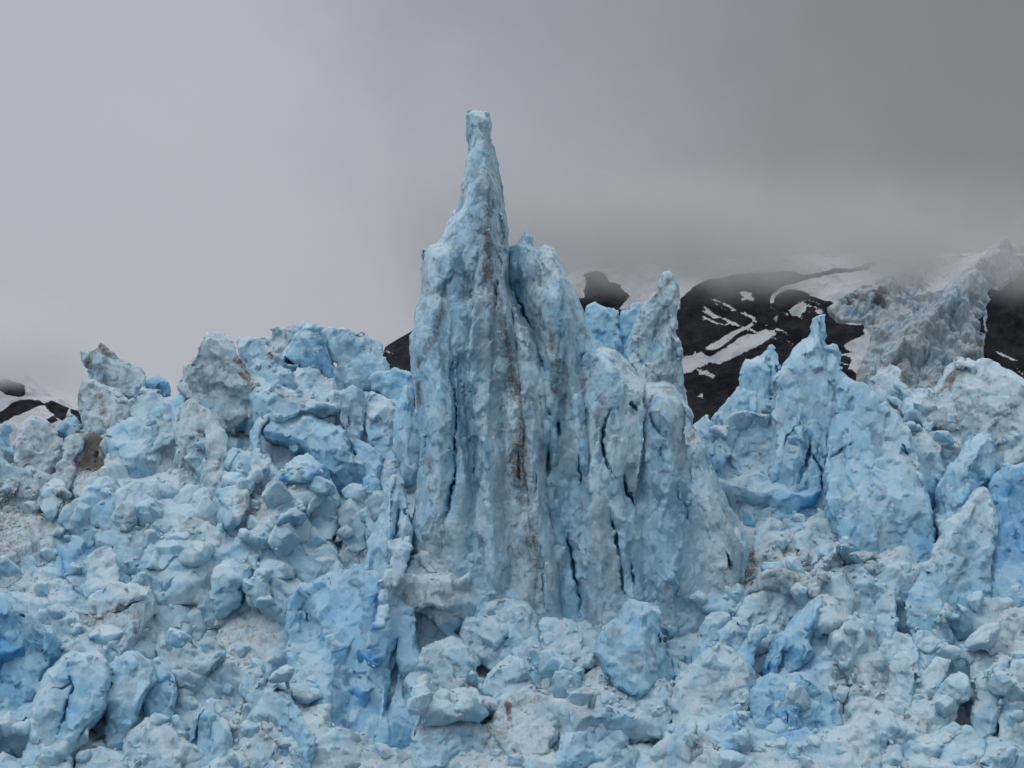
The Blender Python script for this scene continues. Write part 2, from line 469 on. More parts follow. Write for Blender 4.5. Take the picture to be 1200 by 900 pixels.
def body(name, outline, dy=-1.2, T=None, base=None, Y=None, h=.16, rnd=None, facets=7, tilt=.75, relief=(), cracks=(), cuts=(), cell=None, flow=1.0, rough=.3, fine=.10, flakes=0,
         blue=.15, dirt=.1, stains=(), seed=0, label=None, cat='serac', group=None, parent=None, lean=None, back=.85):
    """a solid body of ice: outline (photograph pixels) set at its own distance, given thickness, broken facets, flutes and cracks"""
    rs = np.random.RandomState(1000 + seed)
    o = np.array(outline, float)
    base = o[:, 1].max() if base is None else base
    Yf = float(Yd(base)) + (.7 * dy + .4 if base > 520 else .6 * dy + .4) if Y is None else Y
    lean = (.42 if base > 520 else .15) if lean is None else lean
    W = place(o[:, 0], o[:, 1], Yf)
    for _ in range(3):      # a leaning body: every outline point at its own distance
        W = place(o[:, 0], o[:, 1], Yf + lean * (W[:, 2] - W[:, 2].min()))
    W = W[:, [0, 2]]
    size = W.max(0) - W.min(0)
    if parent is None:     # the foot goes on down into the slope
        W[:, 1] -= 1.8 * (1 - sstep(0, .35 * size[1], W[:, 1] - W[:, 1].min()))
    T = min(max(.5 * min(size), .8), 5.0) if T is None else T
    rnd = T * .4 if rnd is None else rnd * .65
    k = Yf / FPX
    m = 5 * h
    gx = np.arange(W[:, 0].min() - m, W[:, 0].max() + m, h); gz = np.arange(W[:, 1].min() - m, W[:, 1].max() + m, h)
    X, Z = np.meshgrid(gx, gz, indexing='ij')
    P2 = np.stack([X.ravel(), np.full(X.size, seed * 13.7), Z.ravel()], 1)
    nz = (fbm(P2 / 1.3, 4, seed).reshape(X.shape) * .6 + fbm(P2 / 4, 2, seed + 1).reshape(X.shape) * .5)
    d = poly_sd(X, Z, W) + rough * nz * min(1.0, min(size) / 5.0)
    bt, _, _ = cells(np.stack([X.ravel() + .3 * nz.ravel(), P2[:, 1], Z.ravel()], 1) / min(1.7, .35 * min(size) + .3), seed + 9, 1.1)
    d = d + (.42 if parent is None else .16) * min(1.0, min(size) / 5.0) * bt.reshape(X.shape)      # angular bites out of the outline
    prof = np.sqrt(np.clip(1 - (1 - np.clip(-d / rnd, 0, 1)) ** 2, 0, 1))
    hf = T * prof; hb = T * back * prof
    # broken facets
    ins = np.argwhere(d < -.25 * rnd)
    top = hf.copy()
    if len(ins):
        for _ in range(facets + (3 if facets else 0)):
            a = ins[rs.randint(len(ins))]
            sl = rs.normal(0, tilt * .5, 2); sl[1] -= .18 * tilt
            pl = hf[a[0], a[1]] - rs.uniform(.0, .4) * T + sl[0] * (X - gx[a[0]]) + sl[1] * (Z - gz[a[1]])
            top = np.minimum(top, pl)
    for cx, cy, dep, sx, sz in cuts:     # chosen facets: point, depth, slope to the right and upwards
        c = place(cx, cy, Yf)
        top = np.minimum(top, T - dep + sx * (X - c[0]) + sz * (Z - c[2]))
    hf = np.maximum(top, .12 * hf)
    for pts, w, a in relief:
        pw = place(*np.array(pts, float).T, Yf)[:, [0, 2]]
        dd, al = polyline_d(X + .5 * nz, Z, pw)
        hf = hf + a * np.exp(-(dd / (w * k)) ** 2) * np.clip(-d / .8, 0, 1) * np.minimum(1, 5 * np.minimum(al + .04, 1.04 - al))
    for _ in range(flakes):           # curtains: long overlapping edges, one side standing proud of the other
        if not len(ins): break
        a = ins[rs.randint(len(ins))]
        x0, z0 = gx[a[0]], gz[a[1]]
        L = rs.uniform(.25, .7) * size[1]
        zz = np.linspace(z0 + L * .5, z0 - L * .5, 7)
        c = W.mean(0); slope = (x0 - c[0]) / max(size[1], 1) * .5
        xx = x0 + slope * (z0 - zz) + np.cumsum(rs.normal(0, .05 * L / 6 + .12, 7))
        dd, al = polyline_d(X + .6 * nz, Z, np.stack([xx, zz], 1))
        side = np.sign(X + .6 * nz - np.interp(Z, zz[::-1], xx[::-1])) * rs.choice([-1, 1])
        hf = hf + (side * rs.uniform(.15, .6) * (T / 4.0) * np.exp(-dd / (rs.uniform(.8, 2.2) * T / 4))) * np.clip(-d / .8, 0, 1) * np.minimum(1, 4 * np.minimum(al, 1 - al))
    if cell:
        s, a, c = cell
        v, e, _ = cells(np.stack([X.ravel() + .5 * nz.ravel(), P2[:, 1], Z.ravel() / flow + .5 * nz.ravel()], 1) / s, seed + 3)
        hf = hf + ((a * v - .35 * c * (1 - sstep(0, .18, e))).reshape(X.shape)) * np.clip(-d / (.3 * s), 0, 1)
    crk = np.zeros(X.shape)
    nz2 = fbm(P2 / .55, 2, seed + 7).reshape(X.shape)
    for pts, w, dep in cracks:
        pw = place(*np.array(pts, float).T, Yf)[:, [0, 2]]
        dd, al = polyline_d(X + .35 * nz + .18 * nz2, Z, pw)
        ww = np.maximum(w * k * .30 * (1 + .8 * nz) * np.sin(np.pi * np.clip(al, .02, .98)) ** .7 * 1.1, .3 * h)
        c = 1 - sstep(ww * .5, ww + h * .6, dd)
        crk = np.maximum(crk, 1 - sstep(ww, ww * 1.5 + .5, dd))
        hf = hf - .8 * dep * c * (d < -.15) * np.sin(np.pi * np.clip(al, .04, .96)) ** .6
    hf = np.maximum(hf, -.6 * hb)
    yfr = Yf + T - hf; ybk = Yf + T + hb
    gy = np.arange(yfr.min() - 3 * h, ybk.max() + 3 * h, h)
    Fv = np.maximum(yfr[:, None, :] - gy[None, :, None], gy[None, :, None] - ybk[:, None, :])
    Fv = np.where((d > 0)[:, None, :], np.maximum(Fv, 0) + d[:, None, :], np.maximum(Fv, d[:, None, :]))
    V, Q = nets(Fv.astype(F32), (gx[0], gy[0], gz[0]), h)
    # keep crack mask per vertex
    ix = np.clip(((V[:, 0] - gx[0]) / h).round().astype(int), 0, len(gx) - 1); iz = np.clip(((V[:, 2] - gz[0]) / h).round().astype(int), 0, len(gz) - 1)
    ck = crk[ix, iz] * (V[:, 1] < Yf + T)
    N = normals(V, Q)
    U = V * np.array([1, 1, 1 / min(flow, 1.9)]) + seed * 3.1
    sc = min(1.0, min(size) / 4.0)
    v1, e1, _ = cells((U + .4 * vnoise(U / 1.2, 8)[:, None]) / 1.5, seed + 21)
    v2, e2, _ = cells(U / .62, seed + 22)
    dd = fine * sc * (1.3 * v1 + .5 * v2 + .9 * fbm(U / 1.1, 4, seed + 31) + 1.1 * fbm(U / 1.9, 5, seed + 33, ridged=True))
    if flow < 2.5:
        V = chip(V, N, min(2.3, max(1.0, .3 * min(size))), .95 if flow < 1.3 else .65, seed + 41, min(flow, 1.6), .12, .18); N = normals(V, Q)
        V = chip(V, N, 1.1, .85, seed + 42, min(flow, 1.6), .14, .2); N = normals(V, Q)
    else:
        V = chip(V, N, 1.5, .6, seed + 41, 2.0, .08); N = normals(V, Q)
        V = chip(V, N, .7, .55, seed + 42, 1.6, .08); N = normals(V, Q)
    V = V + N * np.clip(dd, -.8, .8)[:, None] * (.5 if flow < 2.5 else .7)
    V[:, 1] += lean * (V[:, 2] - V[:, 2].min())
    b, di, s = paint(V, blue, dirt, stains, flow, seed + 2)
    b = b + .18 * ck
    note_depth(V)
    org = np.array([V[:, 0].mean(), V[:, 1].mean(), V[:, 2].min()])
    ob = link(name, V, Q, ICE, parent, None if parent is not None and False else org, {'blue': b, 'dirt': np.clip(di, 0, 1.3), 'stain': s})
    if label: tag(ob, label, cat, group)
    return ob
# ------------------------------------------------------------------ the tall spire
def build_spire():
    Ys = float(Yd(735)) + 1.0
    root = bpy.data.objects.new('ice_spire', None); COL.objects.link(root)
    root.location = place(650, 735, Ys + 6).tolist()
    tag(root, 'tall pale blue ice spire with narrow blunt tip, fluted walls and brown dirt streaks', 'ice spire')
    STREAK = [(583, 183), (569, 254), (571, 317), (584, 371), (597, 417), (604, 471), (607, 525), (615, 600), (626, 667), (637, 725)]
    ST = [(STREAK, 13, 1.0), ([(603, 471), (606, 521), (614, 596)], 20, .95), ([(597, 410), (604, 480)], 11, .8), ([(516, 383), (508, 392)], 12, .6), ([(498, 417), (492, 435)], 7, .7),
          ([(492, 440), (494, 480)], 6, .8), ([(504, 530), (503, 560)], 8, .75), ([(510, 560), (506, 580)], 8, .6), ([(646, 380), (651, 425), (650, 450), (654, 475)], 11, .75), ([(500, 420), (512, 384), (522, 360)], 9, .7), ([(556, 250), (566, 320), (580, 380)], 7, .6), ([(560, 190), (566, 240)], 5, .5), ([(620, 560), (626, 650), (634, 700)], 10, .45), ([(548, 174), (552, 177)], 3, .9),
          ([(533, 272), (526, 280)], 4, .6), ([(586, 195), (590, 260), (594, 300)], 3.5, .7), ([(612, 640), (616, 690)], 16, .35), ([(571, 148), (573, 160)], 3, .5), ([(633, 530), (630, 560)], 5, .7),
          ([(540, 330), (548, 340)], 4, .5), ([(514, 345), (520, 352)], 4, .5), ([(520, 600), (520, 630)], 3, .7), ([(652, 681), (656, 684)], 6, .6), ([(555, 300), (566, 330)], 3, .5)]
    body('pinnacle', [(546, 136), (546, 123), (556, 121), (564, 124), (573, 122), (575, 140), (573, 150), (575, 162), (582, 181), (587, 204), (592, 229), (594, 256), (594, 279), (598, 310), (602, 340), (612, 380), (622, 430),
                      (634, 480), (640, 560), (648, 650), (652, 750), (560, 760), (505, 745), (488, 705), (478, 660), (482, 600), (490, 545), (487, 490), (485, 454), (479, 408), (481, 392),
                      (483, 358), (492, 337), (492, 312), (494, 287), (504, 281), (512, 279), (521, 262), (535, 237), (540, 208), (546, 183), (549, 160)],
         Y=Ys, T=5.2, h=.13, rnd=4.6, facets=0, flakes=8, flow=3, rough=.24, fine=.12, blue=.2, dirt=.22, stains=ST, seed=1, parent=root, cell=(3.4, .6, .3), lean=.05,
         relief=[(STREAK[:5], 16, 1.5), (STREAK[4:], 14, .9), ([(500, 292), (500, 380), (496, 470), (500, 560)], 18, 1.0), ([(560, 140), (555, 200), (545, 260), (540, 330)], 16, .5), ([(524, 270), (522, 330), (520, 420), (530, 480)], 7, -.8),
                 ([(562, 430), (566, 520), (572, 640), (580, 720)], 12, 1.0), ([(548, 470), (550, 560), (552, 650)], 8, -.7), ([(592, 440), (590, 560), (600, 690)], 8, -.9),
                 ([(516, 420), (515, 520), (508, 640)], 9, .8), ([(606, 345), (616, 420), (628, 520)], 9, -1.0), ([(545, 345), (551, 380), (545, 420)], 20, .9), ([(555, 335), (560, 345)], 14, -.6)],
         cracks=[([(532, 454), (535, 483), (533, 508)], 4, 2.2), ([(533, 508), (532, 542), (529, 575), (521, 607)], 6, 3.2), ([(554, 530), (556, 560)], 3, 1.2),
                 ([(608, 530), (610, 570)], 4, 1.2), ([(633, 675), (637, 717)], 4, 1.5), 
                 ([(573, 300), (576, 330), (583, 345)], 3, .9), ([(537, 420), (530, 436)], 3, .8), ([(502, 500), (500, 530)], 4, 1.3)])
    body('crest', [(596, 306), (598, 290), (600, 283), (607, 279), (611, 273), (617, 265), (623, 273), (625, 283), (629, 290), (633, 282), (639, 280), (646, 285), (655, 298), (662, 312), (668, 325), (671, 335), (678, 346), (685, 358),
                   (690, 378), (700, 400), (712, 420), (720, 500), (728, 620), (735, 755), (640, 760), (630, 600), (620, 480), (606, 400), (598, 350)],
         Y=Ys + 1.2, T=4.4, h=.14, rnd=3.2, facets=0, flakes=5, flow=3, rough=.4, fine=.12, blue=.26, dirt=.2, stains=ST + [([(668, 345), (676, 365)], 7, .55), ([(612, 328), (606, 334)], 4, .6), ([(640, 330), (641, 345)], 3, .8)],
         seed=2, parent=root, cell=(3.0, .6, .3), lean=.05,
         relief=[([(618, 275), (630, 330), (645, 420), (660, 560)], 12, .9), ([(645, 290), (655, 350), (668, 430), (690, 560), (700, 680)], 13, 1.3), ([(600, 320), (622, 380), (634, 430)], 9, -1.6), ([(630, 292), (637, 340)], 5, -.9),
                 ([(664, 330), (680, 430), (700, 560)], 5, -.9), ([(676, 460), (682, 560)], 8, .7)],
         cracks=[([(631, 408), (640, 433), (648, 450)], 4, 1.6), ([(600, 330), (612, 358), (628, 388)], 7, 2.6), ([(654, 492), (656, 512)], 6, 2.6), ([(642, 522), (641, 560)], 12, 3.2), ([(680, 529), (680, 575)], 4, 1.8),
                 ([(662, 623), (671, 650), (676, 683), (679, 721)], 6, 2.2), ([(683, 623), (687, 642), (695, 665)], 5, 2.2), ([(640, 478), (647, 488)], 6, 1.6), ([(680, 425), (686, 412)], 3, 1.2),
                 ])
    body('rib', [(601, 352), (608, 366), (620, 384), (632, 408), (641, 436), (650, 476), (651, 510), (640, 530), (640, 566), (652, 620), (658, 690), (660, 755), (632, 760), (612, 700), (604, 620), (596, 540), (598, 450), (597, 400)],
         Y=Ys - .1, T=3.0, h=.14, rnd=2.6, facets=0, flakes=3, flow=3.2, rough=.35, fine=.12, blue=.18, dirt=.25, stains=ST, seed=3, parent=root, cell=(2.2, .5, .3), lean=.045,
         relief=[([(612, 400), (624, 500), (628, 600), (645, 700)], 9, .8), ([(640, 470), (626, 580)], 5, -.5)],
         cracks=[([(627, 540), (628, 590)], 3, 1.0), ([(633, 640), (640, 716)], 4, 1.4)])
    body('buttress', [(684, 440), (692, 412), (702, 404), (712, 402), (722, 407), (735, 417), (748, 433), (760, 441), (775, 442), (790, 446), (806, 467), (813, 478), (816, 495), (822, 505), (830, 522), (838, 547), (852, 575), (868, 605), (879, 640),
                      (873, 690), (866, 745), (840, 765), (700, 775), (680, 755), (672, 640), (668, 560), (672, 490)],
         Y=Ys - .3, T=5.0, h=.13, rnd=4.2, facets=0, flakes=4, flow=3.2, rough=.45, fine=.12, blue=.2, dirt=.16, seed=4, parent=root, cell=(3.6, .32, .2), lean=.05,
         stains=[([(740, 421), (748, 432), (758, 440)], 5, .6), ([(800, 470), (812, 500), (816, 520)], 5, .45), ([(690, 425), (686, 445)], 5, .4), ([(695, 640), (697, 650)], 5, .6), ([(740, 470), (748, 482)], 4, .5), ([(730, 640), (728, 690)], 3, .4),
                 ([(870, 650), (866, 690)], 5, .4), ([(830, 530), (850, 590)], 4, .3), ([(715, 600), (730, 690)], 4, .35)],
         relief=[([(712, 410), (716, 480), (722, 560), (730, 640), (738, 730)], 11, 1.0), ([(768, 448), (772, 540), (790, 640), (800, 720)], 26, 1.2), ([(740, 440), (748, 520), (758, 620), (765, 720)], 9, -.8), ([(815, 500), (835, 600), (855, 690)], 12, .8),
                 ([(796, 470), (806, 560), (826, 660)], 9, -.7), ([(694, 440), (696, 560), (704, 700)], 10, .7), ([(735, 540), (745, 600)], 10, -.8)],
         cracks=[([(717, 479), (708, 500), (706, 517), (710, 542), (721, 562)], 5, 2.4), ([(733, 556), (735, 575), (744, 594)], 9, 3.0), ([(715, 600), (723, 633), (727, 660)], 6, 2.6), ([(727, 658), (733, 702)], 4, 1.6), ([(851, 646), (858, 667)], 7, 2.6),
                 ([(803, 588), (808, 612)], 4, 1.6), ([(796, 572), (799, 600)], 3, 1.0), ([(775, 521), (777, 546)], 5, 1.3), ([(737, 471), (748, 481)], 5, 1.5), ([(760, 484), (766, 495), (777, 514)], 4, 1.8), ([(740, 658), (742, 688)], 4, 1.4),
                 ([(766, 462), (762, 476)], 3, .9)])
    body('turret', [(740, 440), (741, 417), (739, 395), (746, 376), (752, 360), (758, 350), (764, 342), (770, 335), (777, 328), (781, 322), (785, 311), (788, 322), (794, 329), (798, 335), (797, 350), (792, 367), (796, 390), (798, 408), (800, 430), (803, 454),
                    (808, 470), (810, 530), (770, 540), (748, 500)],
         Y=Ys + 1.6, T=3.0, h=.13, rnd=2.4, facets=2, tilt=.4, flow=3.5, rough=.4, fine=.2, blue=.2, dirt=.3, seed=5, parent=root, cell=(1.9, .6, .35), lean=.045,
         stains=[([(786, 322), (776, 335), (762, 352)], 6, 1.1), ([(752, 370), (744, 390)], 5, .6), ([(797, 340), (794, 360)], 4, .6), ([(800, 430), (804, 465)], 5, .6), ([(760, 380), (775, 372)], 4, .4)],
         relief=[([(784, 325), (778, 380), (782, 460)], 8, .6)], cracks=[([(744, 404), (752, 424), (762, 432)], 5, 1.2), ([(742, 452), (748, 462)], 3, 1)])


# ------------------------------------------------------------------ seracs and named blocks
def build_seracs():
    n = [100]

    def S(name, label, outline, **kw):
        n[0] += 1
        kw.setdefault('seed', n[0])
        kw.setdefault('cat', 'ice block' if 'block' in name or 'boulder' in name or 'slab' in name else 'serac')
        return body(name, outline, label=label, **kw)
    # left skyline
    S('ice_block', 'dirty grey block with a pointed top balanced on a narrow neck at the left skyline', [(92, 411), (97, 409), (104, 408), (111, 406), (114, 398), (117, 406), (121, 405), (126, 412), (136, 420), (145, 422), (154, 431), (161, 433), (165, 440), (159, 447), (147, 448), (130, 448), (113, 451), (102, 444), (96, 431)],
      base=470, dy=-2.2, T=2.4, rnd=1.6, facets=3, blue=.25, dirt=1.05, fine=0.140, stains=[([(98, 412), (116, 404), (135, 420), (150, 430)], 8, 1.1), ([(104, 415), (100, 440)], 7, 1.0), ([(118, 425), (116, 440)], 4, .5)], relief=[([(116, 410), (128, 445)], 12, .7)])
    S('ice_neck', 'grimy column of ice carrying the balanced block at the left skyline', [(96, 440), (117, 446), (134, 458), (149, 470), (153, 478), (146, 490), (138, 496), (121, 500), (113, 506), (93, 496), (86, 476), (87, 464), (91, 453)],
      base=500, dy=-1.6, T=2.6, blue=.1, dirt=1.1, fine=0.092, facets=4, stains=[([(90, 455), (88, 475)], 8, 1.2), ([(108, 452), (118, 470), (118, 492)], 9, .9), ([(125, 456), (150, 474)], 3, .5)])
    S('ice_block', 'small clear blue block on the skyline between the balanced block and the pyramid', [(168, 446), (174, 440), (181, 438), (191, 443), (197, 454), (190, 470), (175, 468)], base=500, dy=1.0, blue=.65, dirt=0, facets=3)
    S('ice_serac', 'lumpy grey and brown hummock at the far left below the distant mountain', [(14, 510), (17, 496), (26, 488), (35, 482), (46, 486), (53, 494), (65, 511), (70, 522), (64, 534), (46, 545), (40, 560), (18, 556), (12, 535)], dy=-1.0, blue=.05, dirt=.95, facets=4, stains=[([(30, 505), (38, 515)], 6, .4), ([(10, 550), (25, 552)], 7, .6)])
    S('ice_serac', 'grey block leaning beside the dark hollow at left', [(70, 530), (72, 514), (80, 506), (94, 508), (92, 522), (85, 535), (80, 560), (66, 566), (60, 548)], dy=-1.6, blue=.1, dirt=1.0, stains=[([(88, 510), (84, 540)], 5, .5)])
    S('ice_block', 'dark brown debris covered ice with painted cave shade in the hollow under the balanced block', [(88, 512), (103, 500), (116, 510), (122, 527), (122, 548), (110, 562), (94, 565), (76, 560), (78, 540), (86, 525)], dy=.6, T=1.0, blue=0, dirt=1, stains=[([(100, 510), (110, 530), (98, 555)], 34, 1.7)], fine=0.105)  # cave dark painted as one solid colour with the brown debris
    S('ice_serac', 'smooth pale blue wall under the balanced block at left', [(112, 506), (122, 497), (134, 494), (150, 490), (167, 497), (172, 510), (180, 530), (176, 550), (165, 566), (140, 575), (130, 564), (122, 545), (117, 522)], dy=-1.5, blue=.28, dirt=0, facets=4, cell=(2.5, .4, .2), cracks=[([(134, 500), (140, 510)], 4, 1)])
    S('ice_serac', 'broad pale block between the balanced block and the grey pyramid', [(140, 470), (160, 452), (175, 456), (190, 462), (205, 455), (215, 475), (212, 510), (214, 555), (195, 575), (172, 560), (168, 520), (150, 495)], dy=-.4, blue=.15, dirt=.1, facets=5, cell=(2.4, .5, .25), stains=[([(193, 476), (198, 478)], 3, .6)])
    S('ice_serac', 'grey grimy pyramid shaped serac with a brown seam, overhanging a dark gap', [(205, 454), (203, 446), (208, 440), (214, 431), (219, 416), (231, 406), (229, 396), (231, 383), (237, 379), (246, 386), (252, 385), (257, 384), (266, 393), (275, 409), (285, 426), (300, 446), (311, 468), (309, 477), (296, 476), (283, 474), (265, 478), (249, 486), (228, 470)],
      base=515, dy=-2.6, T=3.4, rnd=2.8, facets=2, blue=.1, dirt=.9, fine=0.101, relief=[([(238, 383), (262, 430), (292, 470)], 12, .9), ([(250, 460), (305, 470)], 8, -.9)], stains=[([(276, 416), (288, 441), (299, 462)], 7, 1.4), ([(252, 390), (250, 425)], 8, .35), ([(270, 400), (262, 395)], 4, .4), ([(212, 440), (216, 425)], 4, .5), ([(265, 428), (270, 440)], 7, .4)], cell=(1.8, .4, .3))
    S('ice_pillar', 'grey leaning pillar with a dark stain under the pyramid serac', [(222, 466), (232, 462), (246, 482), (256, 500), (252, 530), (244, 562), (216, 566), (200, 548), (203, 520), (198, 485), (208, 470)], dy=-2.2, T=2.6, blue=.08, dirt=.45, stains=[([(231, 498), (232, 522)], 8, 1.5), ([(222, 520), (218, 535)], 4, .7), ([(226, 462), (236, 472)], 3, .6)], flow=1.8, cell=(1.5, .4, .25), cracks=[([(231, 500), (233, 520)], 6, 1.2), ([(214, 535), (214, 560)], 4, 1.2)])
    S('ice_serac', 'chunky grey pillar right of the stained pillar under the pyramid', [(240, 506), (253, 498), (262, 510), (264, 530), (260, 552), (262, 575), (240, 582), (232, 560), (238, 530)], dy=-1.8, blue=.06, dirt=.4, stains=[([(258, 520), (259, 555)], 4, .6)])
    S('ice_serac', 'pale sloping shelf of ice along the skyline right of the pyramid', [(272, 396), (276, 392), (283, 393), (294, 391), (302, 394), (310, 404), (323, 412), (332, 420), (342, 430), (342, 450), (336, 470), (311, 472), (303, 450), (285, 426)], base=470, dy=.4, T=2.4, blue=.22, dirt=.1, facets=4, relief=[([(275, 394), (300, 440), (318, 465)], 9, .7)])
    S('ice_block', 'dark capped layered block on the skyline left of the tall shard', [(302, 394), (314, 392), (317, 389), (315, 383), (320, 380), (327, 379), (337, 380), (344, 377), (349, 383), (346, 392), (338, 404), (330, 416), (316, 410)], base=450, dy=-.6, T=1.6, blue=.05, dirt=.8, fine=0.105, stains=[([(316, 385), (342, 380)], 5, .65), ([(305, 398), (324, 412)], 4, .8)], cell=(1.2, .3, .2))
    S('ice_serac', 'tall blue shard with a sharp ridge on the left skyline', [(344, 388), (349, 375), (355, 372), (359, 378), (364, 379), (369, 375), (374, 382), (379, 394), (380, 411), (390, 428), (400, 440), (409, 452), (394, 462), (374, 440), (350, 432), (324, 420), (334, 403)], base=470, dy=-.8, T=2.8, facets=0, blue=.38, dirt=0, relief=[([(355, 376), (362, 402), (376, 426)], 8, 1.0)], cuts=[(345, 410, .9, .35, -.3), (385, 420, .7, -.7, -.1)], cracks=[([(380, 400), (390, 422), (396, 432)], 4, 1.0)])
    S('ice_slab', 'flat topped pale blue slab at the right end of the left skyline', [(379, 388), (383, 382), (396, 380), (405, 384), (413, 388), (420, 386), (428, 389), (437, 395), (442, 398), (450, 401), (451, 418), (455, 430), (444, 438), (428, 436), (413, 438), (400, 434), (389, 422), (380, 411)], base=462, dy=-1.0, T=2.6, rnd=1.3, facets=3, tilt=.35, blue=.32, dirt=.1, stains=[([(425, 405), (440, 398)], 3, .4)])
    S('ice_block', 'low blue block under the flat topped slab beside the spire', [(430, 446), (438, 437), (448, 431), (466, 430), (486, 436), (488, 460), (478, 480), (462, 478), (448, 462)], dy=-.4, blue=.4, dirt=0, facets=4)
    S('ice_block', 'rounded pale dome of ice below the tall shard', [(335, 441), (342, 432), (350, 427), (361, 424), (371, 428), (380, 440), (389, 452), (397, 466), (396, 484), (387, 492), (366, 482), (344, 476), (336, 460)], base=492, dy=-1.5, T=3.2, facets=3, blue=.22, dirt=0, cell=(2.6, .4, .2), stains=[([(340, 461), (346, 465)], 5, .6)])
    S('ice_slab', 'large tilted blue slab with a dark blue overhanging edge in the middle of the left slope', [(303, 508), (309, 497), (316, 490), (330, 484), (344, 481), (358, 482), (372, 488), (384, 494), (397, 499), (406, 514), (414, 526), (426, 538), (435, 546), (430, 558), (410, 556), (392, 556), (380, 546), (366, 538), (344, 530), (327, 516)],
      base=565, dy=-1.2, T=3.4, rnd=2.2, facets=0, blue=.5, dirt=0, fine=0.070, cuts=[(360, 505, .3, .05, -.55), (410, 550, .9, -.1, .8)], stains=[([(336, 492), (350, 502), (372, 508)], 2.5, .5)])
    S('ice_fin', 'curved blue fin of ice on the left end of the tilted slab', [(293, 502), (297, 492), (305, 484), (313, 479), (321, 476), (324, 486), (316, 492), (309, 498), (303, 507), (304, 520), (296, 520)], base=545, dy=-1.6, T=1.1, facets=2, blue=.55, dirt=0, fine=0.034)
    S('ice_block', 'smooth blue block wedged against the right edge of the tilted slab', [(405, 510), (420, 514), (441, 521), (446, 535), (443, 556), (430, 556), (420, 540), (412, 528)], base=560, dy=-1.0, blue=.45, dirt=0, facets=3, tilt=.4)
    S('ice_serac', 'knobbly pale clump with a grey pocket between slab and spire', [(397, 462), (404, 453), (413, 449), (422, 452), (428, 462), (428, 488), (420, 506), (407, 506), (399, 492)], base=520, dy=-1.5, blue=.15, dirt=.2, facets=4, stains=[([(406, 480), (410, 500)], 9, .45)], cracks=[([(406, 485), (410, 500)], 8, 1.4)])
    S('ice_serac', 'broken pale blocks against the foot of the low blue block beside the spire', [(426, 458), (434, 455), (448, 462), (463, 470), (466, 488), (458, 502), (462, 520), (446, 522), (432, 510), (424, 490)], base=535, dy=-1.2, blue=.3, dirt=.05, facets=5, cell=(1.6, .5, .3))
    S('ice_pillar', 'slim blue pillar standing close to the left wall of the spire', [(460, 486), (466, 466), (471, 450), (476, 445), (481, 448), (485, 470), (489, 498), (492, 520), (488, 545), (468, 548), (460, 520)], base=600, dy=-1.0, T=1.6, facets=0, relief=[([(474, 450), (476, 540)], 6, .7)], blue=.38, dirt=0, flow=2, fine=0.070)
    # middle left
    S('ice_block', 'big leaning block with a pale flat face below the tilted slab', [(326, 566), (330, 552), (336, 545), (345, 536), (355, 531), (364, 537), (371, 543), (378, 556), (388, 568), (397, 582), (393, 592), (389, 600), (361, 600), (346, 590), (335, 578)], dy=-3.80, T=2.2, rnd=1.2, facets=1, tilt=.3, blue=.24, dirt=0, fine=0.070, stains=[([(330, 565), (334, 578)], 4, .5)], cracks=[([(362, 580), (366, 592)], 3, .8)])
    S('ice_block', 'cube shaped bright block under the dark overhang of the slab', [(397, 574), (402, 567), (410, 564), (420, 567), (429, 576), (436, 584), (424, 598), (406, 588)], dy=-3.60, blue=.3, dirt=0, facets=2, tilt=.5, rnd=.6)
    S('ice_block', 'clear blue cube right of the bright block under the overhang', [(421, 562), (431, 557), (441, 558), (447, 568), (442, 588), (434, 586), (428, 577)], dy=-3.20, blue=.5, dirt=0, facets=2, rnd=.5)
    S('ice_block', 'pale peaked block in front of the cube shaped blocks', [(391, 606), (394, 596), (400, 589), (407, 582), (414, 588), (424, 598), (430, 614), (422, 626), (402, 626)], dy=-3.60, blue=.26, dirt=0, facets=3, rnd=.7)
    S('ice_block', 'small whitish cube at the left foot of the front pillar', [(426, 600), (429, 590), (436, 585), (444, 596), (441, 611), (428, 615)], dy=-3.80, blue=.24, dirt=0, facets=2, rnd=.4)
    S('ice_block', 'rounded bluish lump below the leaning block, left of a pair', [(322, 610), (325, 600), (334, 595), (346, 598), (350, 606), (343, 622), (328, 626)], dy=-3.40, blue=.25, dirt=0, facets=3)
    S('ice_block', 'rounded bluish lump below the leaning block, right of a pair', [(340, 618), (346, 606), (358, 599), (372, 600), (383, 599), (394, 606), (388, 624), (370, 624), (356, 630)], dy=-3.40, blue=.32, dirt=0, facets=3)
    S('ice_serac', 'broken grey blue wall left of the leaning block', [(258, 530), (270, 522), (290, 528), (310, 538), (322, 552), (330, 566), (334, 582), (318, 590), (296, 575), (275, 565), (262, 556)], dy=-3.10, blue=.22, dirt=.3, facets=5, cell=(1.8, .5, .3))
    S('ice_pillar', 'tall blue fluted pillar in front of the left foot of the spire', [(418, 664), (428, 636), (436, 610), (442, 592), (446, 576), (452, 562), (458, 556), (464, 562), (470, 580), (476, 597), (480, 622), (478, 655), (470, 690), (467, 730), (462, 768), (444, 772), (430, 730), (420, 690)], dy=-4.80, T=3.6, rnd=3.0, facets=2, tilt=.4, flakes=5, relief=[([(458, 560), (450, 640), (440, 720)], 8, .9), ([(472, 590), (468, 700)], 6, .9), ([(462, 590), (460, 640)], 3, -1.2)], cracks=[([(461, 596), (460, 622), (452, 650)], 4, 1.6)], blue=.28, dirt=.08, flow=2.6, fine=0.050)
